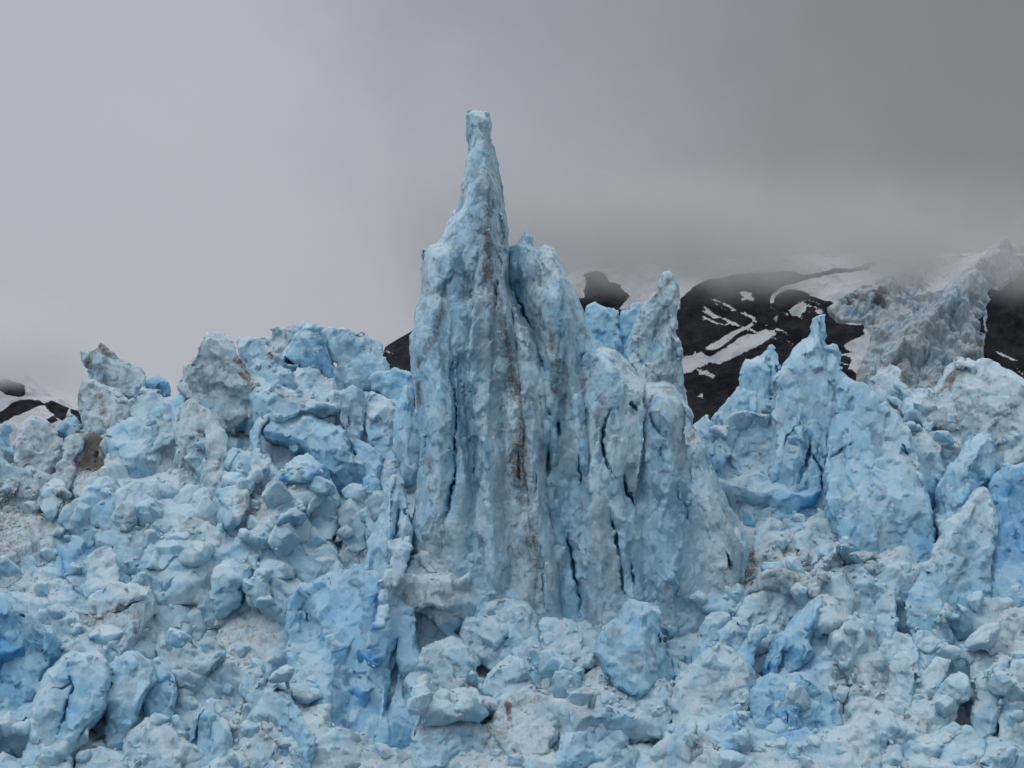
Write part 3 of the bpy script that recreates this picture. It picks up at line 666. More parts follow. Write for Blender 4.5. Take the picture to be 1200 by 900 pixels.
    S('ice_boulder', 'rounded boulder with a pale top and a blue underside alone in the snow', [(240, 694), (241, 680), (246, 670), (256, 659), (266, 654), (276, 656), (288, 665), (292, 680), (285, 690), (270, 699), (252, 704)], dy=-4.60, T=2.6, rnd=1.8, facets=0, cuts=[(264, 665, .25, .0, -.7), (264, 692, .4, .1, .55)], blue=.25, dirt=0, fine=0.029)
    S('ice_block', 'hollowed blue block just above the rounded boulder', [(261, 648), (264, 636), (280, 632), (296, 628), (312, 638), (308, 660), (292, 664), (276, 656)], dy=-2.80, blue=.6, dirt=0, facets=3, cell=(1.4, .5, .3))
    S('ice_block', 'small pale block with frosted top at the far left', [(41, 573), (45, 566), (52, 561), (64, 560), (74, 569), (70, 584), (54, 594), (44, 588)], dy=-3.60, blue=.3, dirt=0, facets=3)
    S('ice_block', 'broad smooth blue block with pale shoulders below the dark hollow', [(58, 598), (66, 590), (80, 584), (90, 574), (102, 563), (112, 558), (122, 557), (134, 568), (136, 588), (132, 603), (116, 608), (106, 616), (95, 620), (74, 612)], dy=-4.00, T=2.8, facets=3, blue=.42, dirt=0, fine=0.070)
    S('ice_block', 'flat grey topped block tilted to the right of the broad smooth block', [(133, 576), (148, 566), (165, 563), (178, 568), (187, 576), (179, 588), (164, 597), (148, 606), (135, 600)], dy=-4.20, T=1.6, facets=2, blue=.18, dirt=.3, fine=0.050)
    S('ice_block', 'blue block with a dark cleft beneath it left of centre in the snow', [(167, 598), (172, 590), (179, 586), (188, 588), (194, 594), (204, 612), (198, 626), (190, 628), (180, 622), (171, 611)], dy=-4.00, facets=3, blue=.38, dirt=0, fine=0.070)
    S('ice_block', 'upright pale block below the stained pillar', [(222, 580), (228, 572), (235, 568), (246, 576), (247, 590), (232, 606), (224, 598)], dy=-3.60, blue=.2, dirt=.1, facets=3)
    S('ice_block', 'wide whitish block at the centre of the left slope', [(199, 626), (204, 616), (214, 609), (231, 605), (244, 612), (256, 622), (262, 634), (252, 644), (236, 650), (216, 650), (204, 642)], dy=-4.20, T=2.2, facets=3, blue=.12, dirt=.05, fine=0.059)
    S('ice_serac', 'slanting pale blue block left of the snowy patch', [(94, 660), (98, 650), (106, 644), (117, 636), (124, 646), (131, 660), (140, 676), (126, 690), (110, 690), (94, 682)], dy=-4.20, blue=.26, dirt=0, facets=3)
    S('ice_block', 'block hollowed by a brown stained arch on the lower left slope', [(92, 712), (98, 702), (112, 694), (130, 685), (150, 684), (170, 688), (177, 704), (174, 724), (163, 736), (152, 742), (136, 750), (112, 748), (102, 730)], dy=-4.20, T=2.6, rnd=1.8, facets=1, blue=.15, dirt=.35, fine=0.055, cracks=[([(112, 744), (118, 726), (136, 716), (150, 706), (164, 703)], 8, 2.2)], stains=[([(110, 746), (116, 726), (136, 716), (150, 707), (166, 702)], 8, .9), ([(126, 738), (122, 748)], 8, .6)])
    # bottom left
    S('ice_serac', 'vivid blue ice wall in shade at the bottom left edge of the picture', [(-24, 690), (2, 702), (22, 716), (40, 728), (52, 742), (64, 762), (44, 792), (24, 830), (14, 862), (6, 910), (-26, 910)], dy=-1.30, T=3.6, facets=3, tilt=.5, flakes=6, cell=(2.5, .5, .3), blue=.62, dirt=0, flow=1.6, fine=0.050)
    S('ice_slab', 'tall slanting slab with a thin dark crack at the lower left', [(16, 905), (20, 870), (28, 830), (38, 802), (54, 786), (72, 772), (92, 764), (112, 768), (122, 786), (116, 812), (110, 840), (92, 862), (70, 882), (58, 905)], dy=-4.00, T=3.4, rnd=2.4, facets=2, tilt=.4, blue=.34, dirt=.05, flow=1.5, fine=0.050, cracks=[([(66, 790), (72, 812), (66, 838), (58, 866)], 4, 1.6), ([(74, 800), (60, 812), (48, 812)], 3, 1)])
    S('ice_slab', 'upright blue block with a squared top beside the cracked slanting slab', [(112, 860), (116, 820), (120, 790), (128, 772), (146, 766), (164, 768), (174, 774), (172, 796), (164, 820), (156, 844), (146, 866), (126, 872)], dy=-3.80, T=3.0, rnd=1.8, facets=2, tilt=.4, blue=.42, dirt=0, fine=0.070, flow=1.4)
    S('ice_block', 'deep blue block tucked behind the squared upright block', [(164, 812), (170, 786), (180, 770), (194, 780), (202, 798), (200, 826), (184, 838), (170, 834)], dy=-2.20, blue=.45, dirt=.05, facets=3)
    S('ice_block', 'pale block at the bottom edge beneath the squared upright block', [(126, 912), (134, 884), (146, 858), (164, 846), (184, 850), (206, 850), (216, 868), (208, 890), (200, 912)], dy=-3.00, T=2.8, facets=3, blue=.2, dirt=.1)
    S('ice_pillar', 'pair of narrow bluish columns at the bottom edge left of the rounded dome', [(208, 912), (212, 880), (222, 846), (230, 830), (242, 822), (252, 830), (262, 860), (266, 912)], dy=-3.40, T=2.6, facets=2, blue=.34, dirt=0, cracks=[([(228, 838), (222, 870), (216, 900)], 5, 1.8), ([(240, 850), (244, 890)], 3, .9)], flow=1.6)
    S('ice_boulder', 'big rounded dome of smooth blue ice at the bottom edge', [(268, 914), (272, 880), (278, 836), (286, 820), (298, 810), (314, 805), (328, 812), (342, 824), (356, 842), (366, 860), (370, 884), (364, 914)], dy=-3.80, T=4.0, rnd=3.2, facets=3, tilt=.5, blue=.42, dirt=0, fine=0.050, cell=(2.8, .5, .3))
    S('ice_serac', 'deep blue vertical wall with a black slit left of the centre bottom', [(330, 790), (328, 740), (332, 704), (346, 686), (376, 674), (410, 666), (444, 668), (474, 700), (490, 750), (494, 800), (488, 860), (420, 872), (370, 872), (345, 840)], dy=-2.0, cracks=[([(460, 752), (456, 772), (458, 790), (454, 812), (449, 838)], 17, 8.0)], T=4.2, rnd=2.4, facets=2, tilt=.45, flakes=8, blue=.5, dirt=0, flow=1.8, fine=0.050, cell=(3.0, .5, .25), relief=[([(345, 700), (360, 760), (375, 800)], 14, -1.0), ([(430, 690), (430, 830)], 16, .7)])
    # below the spire
    S('ice_block', 'pale peaked lump at the left foot of the spire', [(511, 700), (514, 688), (522, 674), (531, 667), (544, 661), (556, 669), (556, 686), (550, 708), (534, 716), (520, 712)], dy=-4.00, facets=3, blue=.12, dirt=.1)
    S('ice_block', 'flat topped whitish block leaning on the foot of the spire', [(549, 700), (553, 690), (562, 686), (572, 683), (590, 682), (604, 683), (612, 700), (618, 714), (600, 720), (570, 722), (556, 716)], dy=-4.20, T=2.4, facets=2, rnd=1.2, blue=.3, dirt=0)
    S('ice_boulder', 'large rounded pale boulder mass at the foot of the spire with blue hollows below', [(536, 744), (542, 728), (552, 720), (564, 712), (580, 706), (596, 704), (612, 708), (622, 718), (630, 728), (634, 746), (620, 760), (604, 768), (584, 772), (566, 766), (546, 758)], dy=-4.80, T=3.4, facets=2, blue=.25, dirt=0, cell=(2.6, .6, .4), cuts=[(580, 764, .8, 0, .7)])
    S('ice_block', 'row of crumbling pale blue lumps along the foot of the spire wall', [(630, 732), (634, 726), (648, 722), (654, 730), (664, 727), (674, 728), (681, 742), (680, 758), (664, 764), (646, 760), (632, 752)], dy=-4.60, facets=4, blue=.26, dirt=0, cell=(1.6, .4, .3))
    S('ice_slab', 'leaning grey blue slab standing in front of the right foot of the spire', [(697, 764), (704, 744), (714, 736), (726, 722), (738, 706), (744, 703), (751, 708), (764, 712), (774, 719), (778, 742), (782, 776), (764, 798), (742, 804), (722, 792)], dy=-4.80, T=2.4, rnd=1.4, facets=0, cuts=[(735, 760, .4, .25, -.2), (770, 770, 1.0, -.6, 0)], blue=.4, dirt=.1, fine=0.050)
    S('ice_block', 'grey white lump beside the black slit below the left foot of the spire', [(472, 806), (486, 772), (510, 752), (540, 756), (558, 780), (544, 808), (504, 824)], dy=-3.0, facets=5, blue=.2, dirt=.15, cell=(1.8, .5, .2))
    S('ice_block', 'broken pale block low down in the bottom centre left of the stained snow', [(476, 886), (490, 848), (520, 830), (556, 838), (574, 864), (562, 902), (500, 908)], dy=-3.0, facets=5, blue=.25, dirt=.15, cell=(2.0, .5, .2))
    S('ice_block', 'dirt specked pale hump with a dark brown streak at the bottom centre', [(568, 856), (588, 822), (620, 806), (652, 816), (668, 842), (644, 868), (600, 876)], dy=-3.0, facets=5, blue=.1, dirt=.55, cell=(1.8, .5, .2), stains=[([(597, 820), (594, 846)], 6, 1.4), ([(580, 860), (592, 845)], 10, .6)])
    S('ice_block', 'wide bluish block at the bottom edge right of the dirt specked hump', [(648, 908), (662, 866), (700, 846), (738, 856), (752, 890), (744, 918), (668, 918)], dy=-3.0, facets=5, blue=.35, dirt=.1, cell=(2.0, .5, .2))
    S('ice_block', 'low pale ledge of ice under the large boulder mass at the spire foot', [(562, 806), (578, 782), (606, 772), (636, 784), (644, 808), (612, 824), (580, 822)], dy=-3.2, facets=5, blue=.22, dirt=.12, cell=(1.6, .5, .2))
    S('ice_block', 'faceted blue block right of the leaning grey blue slab', [(730, 796), (740, 778), (748, 762), (758, 756), (772, 756), (780, 772), (784, 790), (768, 800), (748, 804)], dy=-4.40, facets=3, blue=.36, dirt=0, rnd=1)
    S('ice_boulder', 'low pale dome in front of the faceted blue block', [(740, 812), (748, 802), (764, 795), (784, 800), (796, 812), (792, 830), (772, 836), (750, 832)], dy=-3.80, facets=3, blue=.26, dirt=0)
    S('ice_fin', 'leftmost of the row of slanting blue fins right of the spire foot', [(813, 768), (816, 756), (822, 742), (830, 730), (842, 720), (855, 713), (858, 728), (848, 744), (836, 758), (828, 774)], dy=-3.80, T=1.8, facets=1, blue=.34, dirt=0, fine=0.038)
    S('ice_fin', 'middle one of the row of slanting blue fins right of the spire foot', [(838, 764), (843, 748), (852, 734), (862, 726), (870, 723), (880, 732), (876, 748), (866, 768), (852, 780)], dy=-4.40, T=1.8, facets=1, blue=.3, dirt=0, fine=0.038)
    S('ice_fin', 'rightmost of the row of slanting blue fins right of the spire foot', [(862, 776), (868, 758), (880, 740), (890, 732), (899, 730), (905, 742), (896, 758), (888, 774), (880, 792), (866, 792)], dy=-4.40, T=1.8, facets=1, blue=.38, dirt=0, fine=0.038)
    S('ice_serac', 'bulky pale block with a grey broken corner in the lower right', [(786, 822), (794, 804), (806, 790), (816, 778), (828, 766), (842, 756), (858, 756), (874, 770), (886, 788), (886, 812), (880, 838), (864, 842), (846, 846), (832, 866), (822, 884), (806, 870), (794, 850)], dy=-4.20, T=4.0, rnd=2.6, facets=1, tilt=.4, blue=.2, dirt=.15, fine=0.050, cuts=[(866, 826, .9, -.5, .35)], cracks=[([(856, 832), (866, 822), (880, 808)], 3, .8), ([(841, 838), (842, 850)], 5, 1.3)], cell=(2.8, .4, .2))
    S('ice_fin', 'curved vivid blue fins leaning together behind the bulky pale block', [(894, 800), (898, 772), (910, 750), (930, 736), (948, 714), (962, 694), (970, 704), (968, 728), (956, 752), (944, 780), (926, 796), (908, 806)], dy=-3.00, T=2.4, facets=0, blue=.62, dirt=0, fine=0.034, relief=[([(905, 795), (915, 760), (950, 715)], 7, .9), ([(938, 790), (955, 740), (966, 705)], 6, .7)], cracks=[([(910, 762), (906, 782), (903, 800)], 5, 1.8), ([(922, 764), (916, 796)], 4, 1.4)])
    S('ice_serac', 'pale serac with rounded top at the middle of the lower right', [(938, 790), (942, 760), (950, 740), (962, 728), (976, 724), (988, 732), (998, 740), (1008, 758), (1022, 778), (1028, 796), (1022, 822), (1000, 832), (980, 830), (960, 818)], dy=-4.20, T=3.6, facets=2, blue=.2, dirt=.12, cell=(2.2, .5, .3))
    S('ice_serac', 'grey blue flat faced block rising behind the rounded pale serac', [(934, 736), (940, 712), (946, 694), (958, 680), (972, 671), (988, 668), (998, 674), (1006, 692), (1010, 716), (1002, 742), (980, 752), (956, 750)], dy=-3.20, T=2.6, rnd=1.6, facets=1, tilt=.3, blue=.3, dirt=.3, cuts=[(990, 700, .4, -.3, .1)], fine=0.070)
    S('ice_serac', 'rounded blue headed block right of the grey blue flat faced block', [(1012, 742), (1016, 712), (1020, 692), (1030, 684), (1042, 683), (1051, 692), (1056, 716), (1056, 744), (1040, 756), (1024, 754)], dy=-3.00, T=2.4, facets=2, blue=.36, dirt=0)
    S('ice_serac', 'broad blue broken mass at the bottom of the lower right', [(884, 840), (886, 812), (900, 800), (920, 790), (942, 788), (962, 798), (978, 810), (990, 840), (994, 870), (986, 912), (930, 914), (902, 890)], dy=-3.20, T=3.6, facets=4, blue=.55, dirt=.05, cell=(2.0, .6, .35), cracks=[([(908, 838), (918, 846)], 5, 1.2), ([(880, 862), (878, 880)], 6, 1.4)])
    # right
    S('ice_serac', 'knobbly pale blue serac on the skyline just right of the spire', [(812, 508), (816, 500), (822, 492), (826, 484), (832, 478), (838, 486), (846, 478), (853, 474), (861, 470), (868, 460), (875, 452), (870, 444), (871, 436), (878, 428), (885, 419), (894, 412), (902, 406), (911, 401), (917, 408), (920, 428), (926, 470), (920, 520), (914, 560), (912, 612), (890, 618), (858, 580), (830, 545)],
      dy=-3.6, T=4.4, rnd=3.2, facets=3, tilt=.5, blue=.4, dirt=.05, fine=0.140, flow=2.0, flakes=8, cell=(4.0, .7, .4), cracks=[([(912, 540), (909, 558)], 6, 2.0), ([(913, 580), (912, 600)], 7, 2.0), ([(846, 512), (842, 535)], 5, 1.4)])
    S('ice_serac', 'peaked serac with a thin horn against the dark mountain', [(917, 432), (922, 424), (930, 418), (938, 410), (946, 399), (954, 390), (961, 378), (965, 366), (973, 363), (976, 378), (975, 392), (979, 397), (985, 395), (990, 400), (993, 412), (998, 436), (1004, 470), (992, 500), (980, 540), (978, 590), (976, 632), (950, 636), (922, 622), (908, 590), (912, 520)],
      dy=-4.6, T=4.2, rnd=3.0, facets=2, tilt=.4, blue=.33, dirt=.12, fine=0.076, flow=2.2, flakes=8, cell=(3.6, .6, .4), cracks=[([(954, 482), (944, 502), (930, 527)], 4, 1.2), ([(960, 500), (962, 525), (952, 550), (937, 582)], 5, 2.0), ([(964, 528), (972, 545), (975, 580)], 4, 1.6), ([(968, 600), (960, 620)], 9, 2.4), ([(980, 610), (986, 630)], 8, 2.4), ([(996, 445), (995, 464)], 3, 1)],
      stains=[([(950, 433), (958, 438)], 5, .7), ([(962, 412), (968, 414)], 4, .4)], relief=[([(969, 374), (968, 430)], 8, .7)])
    S('ice_serac', 'wide smooth blue ice wall with a fine crack in the right background', [(990, 462), (999, 440), (1012, 441), (1027, 446), (1040, 464), (1056, 474), (1070, 500), (1080, 530), (1090, 560), (1102, 600), (1104, 655), (1070, 680), (1036, 672), (1004, 650), (976, 600), (974, 540)],
      dy=-5.6, T=4.0, rnd=3.0, facets=4, tilt=.4, flakes=7, cell=(3.5, .4, .2), flow=1.6, blue=.42, dirt=.1, fine=0.050, cracks=[([(975, 538), (1000, 526), (1027, 508)], 2.5, .8), ([(1074, 515), (1082, 534)], 8, 2.0)], stains=[([(1016, 572), (1024, 578)], 3, .6)])
    S('ice_serac', 'dirty grey ridge of ice below the icefall at right', [(1022, 452), (1034, 436), (1050, 426), (1060, 425), (1064, 446), (1080, 462), (1096, 466), (1104, 480), (1110, 520), (1100, 560), (1078, 540), (1062, 500), (1040, 476)], base=540, dy=-1.6, T=3.0, facets=3, blue=.15, dirt=.6, fine=0.092, stains=[([(1084, 470), (1098, 478)], 7, .5)], cell=(2.0, .5, .3))
    S('ice_serac', 'pale twin topped serac with a dark cleft at the far right skyline', [(1096, 470), (1104, 452), (1112, 440), (1124, 420), (1134, 413), (1146, 418), (1152, 424), (1160, 414), (1168, 408), (1176, 416), (1187, 427), (1198, 438), (1212, 446), (1226, 450), (1226, 520), (1190, 530), (1150, 524), (1120, 530), (1102, 510)], base=560, dy=-1.6, T=3.8, facets=3, tilt=.5, blue=.12, dirt=.35, fine=0.140, stains=[([(1104, 462), (1110, 445), (1122, 428)], 9, 1.5), ([(1126, 430), (1124, 465)], 6, .5)], cell=(2.4, .5, .3), cracks=[([(1104, 470), (1106, 445)], 9, 2.4)])  # dark of the cleft painted over its cut by the strong stroke
    S('ice_serac', 'grubby pinkish grey slope of broken ice at the right edge', [(1084, 540), (1092, 516), (1110, 500), (1140, 494), (1170, 496), (1200, 500), (1228, 505), (1228, 580), (1180, 570), (1150, 560), (1120, 580), (1100, 590)], base=585, dy=-1.8, T=3.0, facets=5, blue=0, dirt=.8, fine=0.109, cell=(1.6, .5, .3), stains=[([(1170, 505), (1200, 500)], 7, .5), ([(1194, 535), (1196, 555)], 6, .7), ([(1140, 500), (1148, 508)], 5, .5)])
    S('ice_fin', 'pointed upright fin with a pale left face and a blue right face', [(1098, 606), (1102, 596), (1108, 574), (1114, 554), (1126, 536), (1138, 520), (1150, 508), (1162, 501), (1172, 502), (1177, 524), (1174, 550), (1160, 570), (1144, 586), (1130, 606), (1116, 616)], base=650, dy=-2.6, T=3.0, rnd=1.6, facets=0, cuts=[(1120, 570, .3, .35, -.1), (1160, 540, .5, -.8, .0)], relief=[([(1164, 504), (1140, 550), (1124, 600)], 7, .7)], blue=.46, dirt=0, fine=0.034)
    S('ice_serac', 'stout pale ice column leaning on the vivid blue wall at right', [(1096, 700), (1098, 660), (1102, 636), (1116, 612), (1130, 596), (1142, 578), (1154, 569), (1166, 572), (1172, 592), (1176, 620), (1168, 650), (1172, 690), (1174, 722), (1146, 728), (1116, 722)], dy=-4.0, T=3.2, rnd=2.4, facets=3, tilt=.4, flakes=4, relief=[([(1154, 572), (1130, 620), (1118, 700)], 10, .8), ([(1168, 580), (1160, 650)], 5, -.6)], blue=.26, dirt=.05, stains=[([(1154, 700), (1155, 715)], 3, .6), ([(1156, 650), (1154, 670)], 4, .35)], fine=0.046)
    S('ice_serac', 'vivid blue smooth ice wall at the right edge of the picture', [(1162, 600), (1168, 566), (1178, 548), (1192, 543), (1208, 542), (1232, 544), (1232, 738), (1180, 732), (1170, 716), (1166, 660)], dy=-3.4, T=3.0, facets=4, tilt=.4, flakes=5, blue=.6, dirt=0, fine=0.034, flow=1.6)
    S('ice_block', 'dirty topped block cut by the right edge below the vivid wall', [(1150, 760), (1156, 742), (1168, 730), (1182, 718), (1200, 706), (1230, 700), (1230, 768), (1190, 776), (1164, 772)], dy=-2.4, facets=3, blue=.12, dirt=.4, T=2.4)
    # lower right chunks around the black hollow
    S('ice_block', 'flat oval pale block above the black hollow at lower right', [(1142, 786), (1146, 774), (1156, 767), (1172, 766), (1188, 768), (1190, 780), (1178, 794), (1160, 794), (1148, 793)], dy=-2.6, T=1.5, facets=1, blue=.12, dirt=.05)
    S('ice_block', 'squarish block on the right rim of the black hollow', [(1146, 808), (1152, 798), (1160, 794), (1178, 797), (1182, 818), (1174, 838), (1160, 846), (1146, 846), (1142, 836), (1150, 822)], dy=-2.8, facets=2, blue=.3, dirt=0)
    S('ice_block', 'rounded blue sided block on the floor of the black hollow at the bottom', [(1106, 896), (1107, 868), (1114, 852), (1124, 848), (1134, 852), (1150, 852), (1162, 866), (1164, 884), (1150, 896), (1126, 904)], dy=-2.4, T=2.4, facets=1, cuts=[(1136, 884, .5, 0, .5)], blue=.34, dirt=0)
    S('ice_block', 'long slanting whitish block left of the black hollow', [(1066, 810), (1076, 796), (1086, 786), (1096, 776), (1106, 772), (1120, 776), (1116, 794), (1102, 806), (1090, 816), (1074, 820)], dy=-3.0, T=2.0, facets=2, blue=.08, dirt=.1)
    S('ice_block', 'bulging pale block overhanging the black hollow', [(1098, 826), (1104, 812), (1116, 800), (1130, 795), (1144, 797), (1146, 808), (1138, 824), (1126, 836), (1116, 848), (1106, 844)], dy=-3.2, T=2.4, facets=1, cuts=[(1124, 836, .6, .1, .7)], blue=.16, dirt=0)
    S('ice_block', 'angular pale block below the rounded blue headed block', [(1034, 762), (1038, 748), (1046, 739), (1058, 742), (1072, 744), (1080, 758), (1080, 774), (1062, 780), (1046, 776)], dy=-2.6, facets=2, blue=.3, dirt=0)
    S('ice_block', 'bright broken block right of the angular pale block', [(1074, 748), (1078, 738), (1088, 735), (1098, 742), (1108, 752), (1108, 768), (1094, 774), (1080, 768)], dy=-2.4, facets=2, blue=.22, dirt=0)
    S('ice_block', 'rough whitish mass on the right edge beside the black hollow', [(1176, 850), (1180, 812), (1190, 788), (1204, 778), (1228, 776), (1228, 880), (1196, 884), (1180, 872)], dy=-2.4, T=2.6, facets=4, blue=.1, dirt=.15, fine=0.092)
    # rubble field right of the spire
    S('ice_block', 'pale grey block above the curved vivid blue fins right of the spire foot', [(862, 724), (872, 694), (890, 676), (912, 668), (938, 674), (956, 696), (954, 732), (920, 752), (880, 748)], dy=-4.2, cell=(2.0, .5, .2), facets=3, blue=.15, dirt=.2)
    S('ice_block', 'flat pale shelf of ice at the foot of the peaked serac', [(930, 632), (944, 612), (962, 600), (984, 606), (1004, 622), (1012, 644), (990, 654), (950, 652)], dy=-3.0, facets=3, blue=.2, dirt=.15)
    S('ice_slab', 'steep leaning blue blade in the lower right between the rounded blue headed block and the right edge', [(1064, 728), (1072, 696), (1086, 664), (1100, 650), (1112, 664), (1118, 700), (1112, 738), (1084, 748)], dy=-3.0, T=2.0, facets=2, tilt=.4, blue=.34, dirt=0)
    S('ice_slab', 'pale blade of ice standing at the lower right above the long slanting block', [(1040, 812), (1048, 780), (1062, 764), (1076, 770), (1082, 792), (1072, 820), (1054, 828)], dy=-3.4, T=1.8, facets=2, tilt=.4, blue=.25, dirt=.05)
    S('ice_block', 'broad granular grey block at the bottom of the lower right left of the black hollow', [(1000, 900), (1002, 860), (1016, 830), (1040, 820), (1070, 826), (1096, 846), (1102, 880), (1096, 914), (1010, 914)], dy=-3.0, T=3.4, facets=5, blue=.05, dirt=.4, fine=.16, cell=(1.8, .5, .2))
    S('ice_block', 'angular pale block on the rubble right of the spire wall', [(884, 636), (888, 624), (896, 612), (908, 604), (922, 608), (930, 620), (928, 640), (910, 650), (894, 652)], dy=-2.2, facets=3, blue=.15, dirt=.05)
    S('ice_serac', 'low grimy pinkish mound of crushed ice between spire and right wall', [(900, 690), (912, 668), (930, 652), (950, 640), (972, 630), (996, 640), (1010, 660), (1020, 690), (990, 704), (950, 706), (920, 704)], dy=-1.2, T=2.6, facets=4, blue=.02, dirt=.6, fine=0.118, cell=(1.3, .4, .2), stains=[([(996, 664), (1006, 672)], 5, .5), ([(925, 668), (935, 674)], 5, .4)])
    S('ice_serac', 'blue block showing between the crest of the spire and its side turret', [(684, 372), (686, 352), (692, 344), (700, 348), (712, 358), (722, 364), (727, 374), (730, 395), (736, 420), (748, 520), (752, 700), (700, 700), (694, 500), (690, 400)], base=735, dy=4.5, T=2.6, facets=2, blue=.5, dirt=.1, flow=1.4, cracks=[([(708, 380), (712, 395)], 4, 1)])
    S('ice_serac', 'vivid blue fin half hidden behind the side turret of the spire', [(722, 372), (734, 362), (748, 352), (760, 350), (772, 380), (776, 520), (780, 700), (740, 700), (736, 520), (728, 410)], base=735, dy=6.0, T=2.0, facets=1, blue=.6, dirt=0, fine=0.034)
    print('bodies', n[0] - 100)
# ------------------------------------------------------------------ loose blocks and crushed ice
def chunk_mesh(seed, n=34, round_=.025):
    """closed convex-ish broken lump about 1 m across"""
    rs = np.random.RandomState(seed)
    g = np.linspace(-.82, .82, n)
    X, Y, Z = np.meshgrid(g, g, g, indexing='ij')
    P = np.stack([X.ravel(), Y.ravel(), Z.ravel()], 1)
    k = rs.randint(8, 13)
    nn = rs.normal(size=(k, 3)); nn /= np.linalg.norm(nn, axis=1, keepdims=True)
    ax = np.array([[1, 0, 0], [-1, 0, 0], [0, 1, 0], [0, -1, 0], [0, 0, 1], [0, 0, -1]], float)
    nn = np.concatenate([nn, ax + rs.normal(0, .2, (6, 3))])
    nn /= np.linalg.norm(nn, axis=1, keepdims=True)
    c = np.concatenate([rs.uniform(.34, .52, k), rs.uniform(.36, .62, 6)])
    f = P @ nn.T - c
    t = round_
    F = t * np.log(np.exp(np.clip(f / t, -40, 40)).sum(1))
    F += .03 * fbm(P * 2.6 + seed, 3, seed)
    V, Q = nets(F.reshape(X.shape).astype(F32), (g[0],) * 3, g[1] - g[0])
    N = normals(V, Q)
    v, e, _ = cells(V * 3.0 + seed * 5, seed)
    V = V + N * (.022 * v + .022 * fbm(V * 5 + seed, 3, seed + 4))[:, None]
    if n > 20:
        V = chip(V, normals(V, Q), .42, .85, seed, 1.0, .05, .2)
    b = .25 * fbm(V * 2.2 + seed, 3, seed + 6); d = .3 * fbm(V * 3 + seed, 3, seed + 7)
    return V, Q, b, d


ZONES = [  # x0, y0, x1, y1, count, name, label, group, size range
    (0, 560, 235, 760, 24, 'pale broken ice block lying loose on the dirty slope at the left', 'loose blocks on the left slope', .5, 2.1),
    (235, 560, 450, 730, 22, 'pale broken ice block in the snowy rubble left of the spire', 'loose blocks left of the spire', .5, 1.9),
    (0, 760, 330, 900, 14, 'loose ice block wedged between the slabs at the bottom left', 'loose blocks at the bottom left', .5, 1.3),
    (440, 690, 860, 900, 28, 'pale broken ice block in the rubble below the spire', 'loose blocks below the spire', .45, 1.3),
    (860, 600, 1110, 730, 16, 'broken ice block in the rubble right of the spire', 'loose blocks right of the spire', .45, 1.2),
    (860, 730, 1200, 900, 28, 'rounded ice block in the heap at the lower right', 'loose blocks at the lower right', .55, 1.6),
    (1080, 470, 1200, 620, 10, 'small grey ice block on the grubby slope at the right edge', 'loose blocks on the right slope', .45, .9),
]


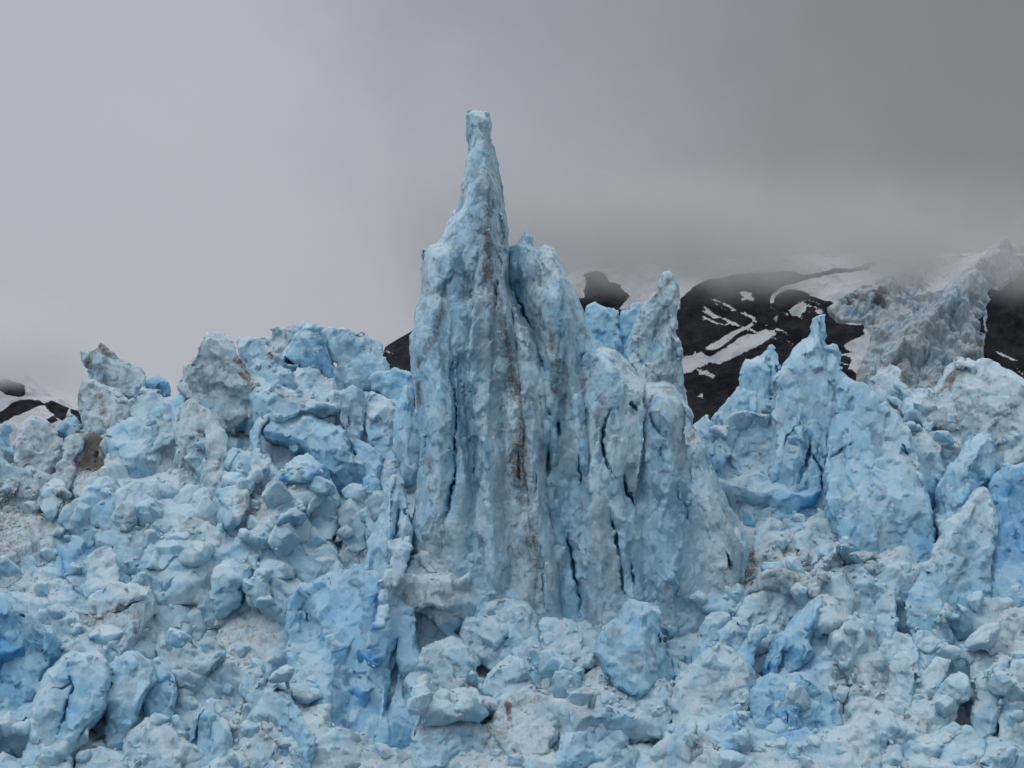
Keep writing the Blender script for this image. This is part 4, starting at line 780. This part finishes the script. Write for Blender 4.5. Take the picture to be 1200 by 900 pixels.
def scatter(GV, GN):
    gx, gy = pix(GV)
    vis = (GV[:, 1] > 219) & (GV[:, 1] < 285)
    cell = (np.clip(gy // 10, 0, 99).astype(int), np.clip(gx // 10 + 5, 0, 129).astype(int))
    front = GV[:, 1] < DEPTH[cell] + 1.0
    # the slope itself hides what lies behind its humps
    own = np.full((180, 260), 1e9)
    oi, oj = np.clip(gy // 5, 0, 179).astype(int), np.clip(gx // 5 + 10, 0, 259).astype(int)
    np.minimum.at(own, (oi[vis], oj[vis]), GV[vis, 1])
    front &= GV[:, 1] < own[oi, oj] + 2.0
    ok = vis & front & (gx > -30) & (gx < 1230) & (gy > 380) & (gy < 930)
    # crushed ice: uncountable crumbs as one object
    rs = np.random.RandomState(5)
    idx = np.flatnonzero(ok)
    cl = fbm(GV[idx] / 4.5, 3, 91) + .25 * GN[idx, 2]
    for hx, hy, r, dep in HOLLOWS:
        cl[np.hypot(gx[idx] - hx, gy[idx] - hy) < r] = -9
    w = sstep(.2, .5, cl) + .004
    w[cl < -5] = 0
    pick = rs.choice(idx, 1800, p=w / w.sum())
    base = []
    for s in range(7):
        V, Q, b, d = chunk_mesh(300 + s, 9, .05)
        base.append((V, Q))
    VV, QQ, off = [], [], 0
    siz = .08 + .6 * rs.rand(len(pick)) ** 3.5
    for i, p in enumerate(pick):
        V, Q = base[i % 7]
        q = rs.normal(size=4); q /= np.linalg.norm(q); a, b, c, d = q
        M = np.array([[1 - 2 * (c * c + d * d), 2 * (b * c - a * d), 2 * (b * d + a * c)], [2 * (b * c + a * d), 1 - 2 * (b * b + d * d), 2 * (c * d - a * b)], [2 * (b * d - a * c), 2 * (c * d + a * b), 1 - 2 * (b * b + c * c)]])
        VV.append((V * siz[i] * rs.uniform(.7, 1.2, 3)) @ M.T + GV[p] + GN[p] * siz[i] * .18)
        QQ.append(Q + off); off += len(V)
    VV = np.concatenate(VV); QQ = np.concatenate(QQ)
    b, d, s = paint(VV, .06, .22)
    px, py = pix(VV)
    for ax, ay, r, a in DIRT_AREAS:
        d += a * .8 * (1 - sstep(r * .3, r, np.hypot(px - ax, py - ay)))
    ob = link('crushed_ice', VV, QQ, ICE, attrs={'blue': b, 'dirt': np.clip(d, 0, 1.2), 'stain': s})
    tag(ob, 'crumbled pale ice scattered over the glacier slope', 'crushed ice', kind='stuff')
    # loose blocks, each its own object
    protos = []
    for s in range(14):
        V, Q, b, d = chunk_mesh(500 + s * 7)
        for bl, di in ((.18, .12), (.32, .0)):
            protos.append((V, Q, {'blue': bl + b, 'dirt': np.clip(di + d, 0, 1), 'stain': 0 * b}))
    meshes = []
    for V, Q, at in protos:
        o = link('ice_block', V, Q, ICE, attrs=at); meshes.append(o.data); bpy.data.objects.remove(o)
    taken = []
    for x0, y0, x1, y1, cnt, lab, grp, s0, s1 in ZONES:
        c = np.flatnonzero(ok & (gx > x0) & (gx < x1) & (gy > y0) & (gy < y1))
        rs.shuffle(c)
        m = 0
        for p in c:
            if m >= cnt: break
            s = s0 + (s1 - s0) * rs.rand() ** 1.4
            s *= 2.0
            if any(np.linalg.norm(GV[p] - q) < .5 * (s + r) for q, r in taken): continue
            if any(np.hypot(gx[p] - h[0], gy[p] - h[1]) < h[2] for h in HOLLOWS): continue
            taken.append((GV[p], s)); m += 1
            o = bpy.data.objects.new('ice_block', meshes[rs.randint(len(meshes))]); COL.objects.link(o)
            o.location = (GV[p] - GN[p] * s * rs.uniform(.08, .3)).tolist()
            o.rotation_euler = rs.uniform(0, 6.28, 3).tolist()
            o.scale = (s * rs.uniform(.75, 1.25, 3)).tolist()
            tag(o, lab, 'ice block', grp)
    print('blocks', len(taken))


# ------------------------------------------------------------------ mountains, icefall, water
SNOW = [
    [(868, 345), (881, 344), (880, 349), (870, 349)],
    [(924, 362), (937, 355), (947, 358), (943, 366), (928, 369)],
    [(827, 405), (838, 401), (862, 388), (880, 378), (882, 381), (859, 398), (840, 409), (829, 408)],
    [(793, 418), (821, 411), (832, 418), (855, 405), (874, 396), (896, 386), (912, 389), (892, 404), (862, 417), (842, 428), (829, 425), (812, 433), (799, 438), (792, 428)],
    [(902, 356), (907, 343), (919, 336), (937, 331), (949, 327), (985, 321), (1022, 316), (1060, 300), (1070, 330), (1027, 331), (994, 347), (984, 350), (990, 370), (1009, 361), (1027, 373), (1028, 382), (1000, 379), (979, 379), (985, 368), (975, 354), (952, 347), (930, 341), (915, 343), (906, 355)],
    [(988, 404), (1010, 396), (1030, 385), (1040, 410), (1014, 432), (994, 432), (1002, 414)],
    [(620, 280), (1100, 280), (1060, 300), (949, 322), (920, 318), (900, 319), (870, 321), (835, 326), (812, 336), (797, 350), (798, 362), (750, 368), (722, 360), (738, 346), (714, 328), (700, 318), (690, 322), (684, 348), (640, 352)],
    [(815, 466), (820, 462), (821, 467)], [(905, 372), (911, 369), (908, 376)],
]


def build_mountain(name, Y0, xs, ztop, snowf, seed, ncol, amp):
    s = np.concatenate([np.linspace(0, 1, ncol), np.linspace(1.03, 1.6, 24)])
    X, S = np.meshgrid(xs, s, indexing='ij')
    zt = ztop(X)
    up = np.minimum(S, 1)
    Z = zt * up - np.clip(S - 1, 0, 1) * zt * 1.2 - 2
    Y = Y0 + (zt * np.minimum(S, 1) - 150) * .85 + np.clip(S - 1, 0, 1) * 500
    P = np.stack([X, Y, Z], -1).reshape(-1, 3)
    d = amp * (1.0 * fbm(P / 60, 5, seed, ridged=True) + .35 * fbm(P / 14, 4, seed + 2, ridged=True) + .12 * fbm(P / 4, 3, seed + 3))
    v, e, _ = cells(P / 9, seed + 5)
    d += .10 * amp * v
    d = d - d.mean()
    V = P + d[:, None] * np.array([0, -.75, .35])
    q = grid_quads(len(xs), len(s))
    ob = link(name, V, q, ROCK, attrs={'snow': snowf(V)})
    tag(ob, kind='structure')
    return V


def build_far():
    k = 1400 / FPX
    def zt1(X):
        px = 600 + X / k
        py = np.interp(px, [-200, 300, 430, 446, 452, 462, 480, 520, 600, 680, 760, 860, 1000, 1300, 2200], [760, 620, 470, 425, 400, 394, 384, 362, 334, 306, 296, 290, 286, 280, 285])
        return CAMZ + (HOR - py) * k
    xs = np.concatenate([np.linspace(-330, -112, 40), np.arange(-110, 300, .85), np.linspace(304, 760, 60)])

    def snow1(V):
        px, py = pix(V)
        jx = 3 * vnoise(V / 9, 5) + 1.2 * vnoise(V / 3, 6); jy = 2.5 * vnoise(V / 9, 7) + 1.2 * vnoise(V / 3, 8)
        s = np.zeros(len(V))
        for p in SNOW:
            s = np.maximum(s, 1 - sstep(-3.5, 3.5, poly_sd(px + jx, py + jy, p)))
        rock = poly_sd(px + 1.5 * jx, py + 1.5 * jy, [(680, 322), (700, 316), (716, 327), (738, 345), (726, 356), (700, 354)])
        s = s * sstep(-1.5, 1.5, rock)
        fall = poly_sd(px, py, [(1010, 470), (1026, 374), (990, 368), (982, 350), (1060, 300), (1140, 270), (1204, 300), (1176, 346), (1156, 440)]) + 14 * vnoise(V / 7, 15) + 8 * vnoise(V / 2.5, 16)
        s = np.maximum(s, .9 * (1 - sstep(4, 12, fall)) * (px < 1120))
        s = np.maximum(s, .75 * sstep(.60, .74, fbm((V + V[:, [0]] * np.array([0, 0, .5])) * np.array([.5, 1, 1.6]) / 14, 4, 37, ridged=True)) * sstep(-.1, .4, fbm(V / 30, 2, 38)))
        up = fbm(V / 40, 4, 33)
        return np.where(py < 300, np.maximum(s, .9), s)
    build_mountain('mountain', 1400, xs, zt1, snow1, 60, 260, 7)

    k2 = 2500 / FPX
    def zt2(X):
        px = 600 + X / k2
        py = np.interp(px, [-600, -200, -60, 0, 30, 60, 90, 130, 200, 320], [420, 418, 416, 422, 438, 462, 476, 508, 560, 640])
        return CAMZ + (HOR - py) * k2
    xs2 = np.concatenate([np.linspace(-1000, -540, 40), np.arange(-538, -300, 1.6), np.linspace(-298, -230, 12)])

    def snow2(V):
        px, py = pix(V)
        jx = 3 * vnoise(V / 16, 5); jy = 2.2 * vnoise(V / 14, 7) + 1.2 * vnoise(V / 5, 8)
        s = np.full(len(V), .85)
        for p in [[(-60, 500), (0, 482), (16, 472), (32, 468), (46, 470), (52, 476), (40, 478), (22, 486), (10, 493), (-60, 515)], [(50, 474), (60, 470), (82, 478), (78, 490), (74, 496), (64, 488)], [(54, 492), (64, 489), (68, 494), (56, 496)],
                  [(-80, 465), (0, 459), (22, 467), (30, 463), (26, 450), (10, 445), (-80, 445)], [(84, 478), (140, 500), (140, 520), (84, 500)]]:
            s = s * sstep(-1.2, 1.2, poly_sd(px + jx, py + jy, p))
        return s
    build_mountain('mountain', 2500, xs2, zt2, snow2, 80, 200, 9)

    # the icefall: a broken tongue of grey ice hanging down the mountain
    kk = 1370 / FPX
    poly = np.array([(1010, 480), (1006, 446), (1016, 420), (1030, 398), (1026, 374), (990, 368), (982, 350), (996, 336), (1030, 322), (1060, 306), (1096, 298), (1128, 290), (1160, 284), (1186, 278), (1212, 272), (1224, 296), (1206, 314), (1188, 328), (1176, 346), (1170, 372), (1162, 400), (1156, 440), (1130, 480), (1090, 500)], float)
    W = np.stack([(poly[:, 0] - 600) * kk, CAMZ + (HOR - poly[:, 1]) * kk], 1)
    gx = np.arange(W[:, 0].min() - 4, W[:, 0].max() + 4, .55); gz = np.arange(W[:, 1].min() - 4, W[:, 1].max() + 4, .55)
    X, Z = np.meshgrid(gx, gz, indexing='ij')
    Y = 1400 + (Z - 150) * .85 - 2
    P = np.stack([X, Y, Z], -1).reshape(-1, 3)
    d2 = poly_sd(P[:, 0], P[:, 2], W) + 2.5 * fbm(P / 7, 3, 44)
    U = (P + np.stack([vnoise(P / 6, 1), vnoise(P / 6, 2), vnoise(P / 6, 3)], 1) * 2.0) * np.array([1, 1, .62])
    h = 9 * np.sqrt(np.clip(-d2 / 14, 0, 1)) - 9 * sstep(0, 3, d2) - 2
    px, py = pix(P)
    n = fbm(P / 16, 4, 52)
    smooth = 1 - sstep(-10, 10, poly_sd(px, py, [(1085, 322), (1100, 312), (1130, 296), (1165, 272), (1150, 306), (1126, 330), (1104, 352), (1086, 356)]) + 8 * n)
    keepr = 1 - .85 * smooth
    for s, a, c, sd in ((17, 6.0, 2.0, 1), (7.5, 3.6, 1.8, 2), (3.4, 1.2, .9, 3)):
        v, e, _ = cells(U / s, 200 + sd)
        h += (a * v - c * (1 - sstep(0, .2, e))) * sstep(1, -4, d2) * keepr
    h += 1.2 * fbm(P / 3, 5, 49, ridged=True) * sstep(1, -4, d2) * keepr
    for rp, wd, am in (([(1210, 268), (1160, 310), (1110, 372), (1060, 420)], 14, 9.0), ([(1100, 306), (1056, 340), (1020, 350)], 12, 6.0)):
        dd, al = polyline_d(px, py, rp)
        h += am * np.exp(-(dd / wd) ** 2)
    V = P + h[:, None] * np.array([0, -.8, .5])
    dirt = .25 + .9 * fbm(P / 6, 4, 53) - .5 * smooth
    blue = -.30 + .55 * sstep(-.05, .4, n) * keepr
    edge = 1 - sstep(2, 9, -d2)
    lines = fbm((P + P[:, [2]] * np.array([.7, 0, 0])) * np.array([1, 1, .25]) / 3.5, 5, 58)
    stain = np.zeros(len(P))
    for rp, wd, am in (([(992, 345), (1010, 352), (1030, 360)], 17, .9), ([(1040, 440), (1090, 455), (1140, 430)], 24, .6), ([(1010, 420), (1040, 400)], 14, .7), ([(1150, 400), (1166, 360), (1190, 326)], 10, .9)):
        dd, al = polyline_d(px + 10 * n, py, rp)
        stain = np.maximum(stain, am * (1 - sstep(wd * .2, wd, dd)) * sstep(-.35, .35, lines))
    stain = np.clip(np.maximum(stain, .5 * edge * sstep(-.2, .3, lines)), 0, 1.1)
    ob = link('icefall', V, grid_quads(len(gx), len(gz)), ICE, attrs={'blue': blue, 'dirt': np.clip(dirt, 0, 1.2), 'stain': stain, 'snow': np.clip(.6 + .9 * smooth + .5 * fbm(P / 8, 3, 61), 0, 1.2)})
    tag(ob, kind='structure')

    g = np.concatenate([-np.geomspace(20000, 50, 24), np.geomspace(50, 20000, 24)])
    X, Y = np.meshgrid(g, g, indexing='ij')
    ob = link('water', np.stack([X.ravel(), Y.ravel(), 0 * X.ravel()], 1), grid_quads(48, 48), WATER)
    tag(ob, kind='structure')


def cloud(lo, hi, base, soft, dens, sc, alb):
    x, y, z = np.meshgrid([lo[0], hi[0]], [lo[1], hi[1]], [lo[2], hi[2]], indexing='ij')
    V = np.stack([x.ravel(), y.ravel(), z.ravel()], 1)
    Q = np.array([[0, 1, 3, 2], [4, 6, 7, 5], [0, 4, 5, 1], [2, 3, 7, 6], [0, 2, 6, 4], [1, 5, 7, 3]])
    ob = link('cloud', V, Q, cloud_material(lo, hi, base, soft, dens, sc, alb), smooth=False)
    tag(ob, 'low grey cloud hiding the mountain tops', 'cloud', kind='stuff')
    return ob


# ------------------------------------------------------------------ light, sky, camera
def build_light():
    w = bpy.data.worlds.new('World'); SC.world = w; w.use_nodes = True
    t = NT(w.node_tree)
    el, az = math.radians(52), math.radians(215)       # behind thick overcast, high on the left front
    sky = t.n('ShaderNodeTexSky', sky_type='NISHITA', sun_disc=False, sun_elevation=el, sun_rotation=az)
    g = t.n('ShaderNodeTexCoord').outputs['Generated']
    x, y, z = [t.n('ShaderNodeSeparateXYZ', ins={0: g}).outputs[i] for i in range(3)]
    n1 = t.noise(g, 5.5, 4, .55); n2 = t.noise(g, 16.0, 5, .6)
    n = t.math('ADD', t.math('MULTIPLY', n1, .7), t.math('MULTIPLY', n2, .3))
    # overcast: brighter towards the zenith, a thick dark bank to the right and a thin bright gap to the left
    xs = t.math('ADD', t.math('ADD', x, t.math('MULTIPLY', t.math('SUBTRACT', n, .5), .24)), t.math('MULTIPLY', t.math('SUBTRACT', z, .13), .35))
    zs = t.math('ADD', z, t.math('MULTIPLY', t.math('SUBTRACT', n, .5), .16))
    low = t.mix(t.rng(xs, -.16, .27), (.445, .45, .50), (.21, .215, .231))
    top = t.mix(t.rng(xs, -.20, .20), (.42, .43, .505), (.205, .21, .227))
    lo = t.mix(t.rng(zs, .04, .28), low, top)
    gap = t.math('MULTIPLY', t.rng(t.math('ABSOLUTE', t.math('ADD', xs, .13)), .13, .0), t.rng(t.math('ABSOLUTE', t.math('SUBTRACT', zs, .165)), .12, .0))
    lo = t.mix(t.math('MULTIPLY', gap, .7), lo, (.475, .495, .545))
    hi = t.mix(n, (ZEN * .85, ZEN * .93, ZEN * 1.02), (ZEN * 1.15, ZEN * 1.2, ZEN * 1.25))
    cl = t.mix(t.rng(z, .26, .75), lo, hi)
    c = t.n('ShaderNodeBackground', ins={'Color': cl, 'Strength': 1.0})
    s = t.n('ShaderNodeBackground', ins={'Color': sky.outputs[0], 'Strength': .1})
    mx = t.n('ShaderNodeMixShader', ins={0: .94, 1: s.outputs[0], 2: c.outputs[0]})
    t.n('ShaderNodeOutputWorld', ins={0: mx.outputs[0]})
    L = bpy.data.lights.new('sun', 'SUN'); L.energy = SUN; L.angle = math.radians(28); L.color = (1, .97, .93)
    o = bpy.data.objects.new('sun', L); COL.objects.link(o)
    d = Vector((-.50, -.45, 1.0))
    o.rotation_euler = d.to_track_quat('Z', 'Y').to_euler()
    cam = bpy.data.cameras.new('camera'); co = bpy.data.objects.new('camera', cam); COL.objects.link(co)
    cam.sensor_width = 36; cam.lens = 36 * FPX / 1200; cam.shift_y = (HOR - 450) / 1200
    cam.clip_end = 60000; co.location = (0, 0, CAMZ); co.rotation_euler = (math.pi / 2, 0, 0)
    SC.camera = co
    v = SC.view_settings; v.view_transform = 'Standard'; v.look = 'None'; v.exposure = 0; v.gamma = 1
    c = SC.cycles
    c.adaptive_threshold = .03; c.max_bounces = 10; c.diffuse_bounces = 4; c.glossy_bounces = 2; c.volume_bounces = 8; c.use_denoising = True
    c.volume_step_rate = 1.0


ZEN, SUN = .92, .78

import time
T0 = time.time()
def lap(s):
    print('%6.1f %s' % (time.time() - T0, s))
build_spire(); lap('spire')
build_seracs(); lap('seracs')
GV, GN = build_glacier(); lap('glacier')
scatter(GV, GN); lap('scatter')
build_far(); lap('far')
cloud((-90, 1170, 140), (900, 1760, 262), 162, 22, .024, .016, .76)
cloud((-1100, 2150, 150), (-330, 2900, 330), 178, 30, .022, .009, .93)
build_light(); lap('light')
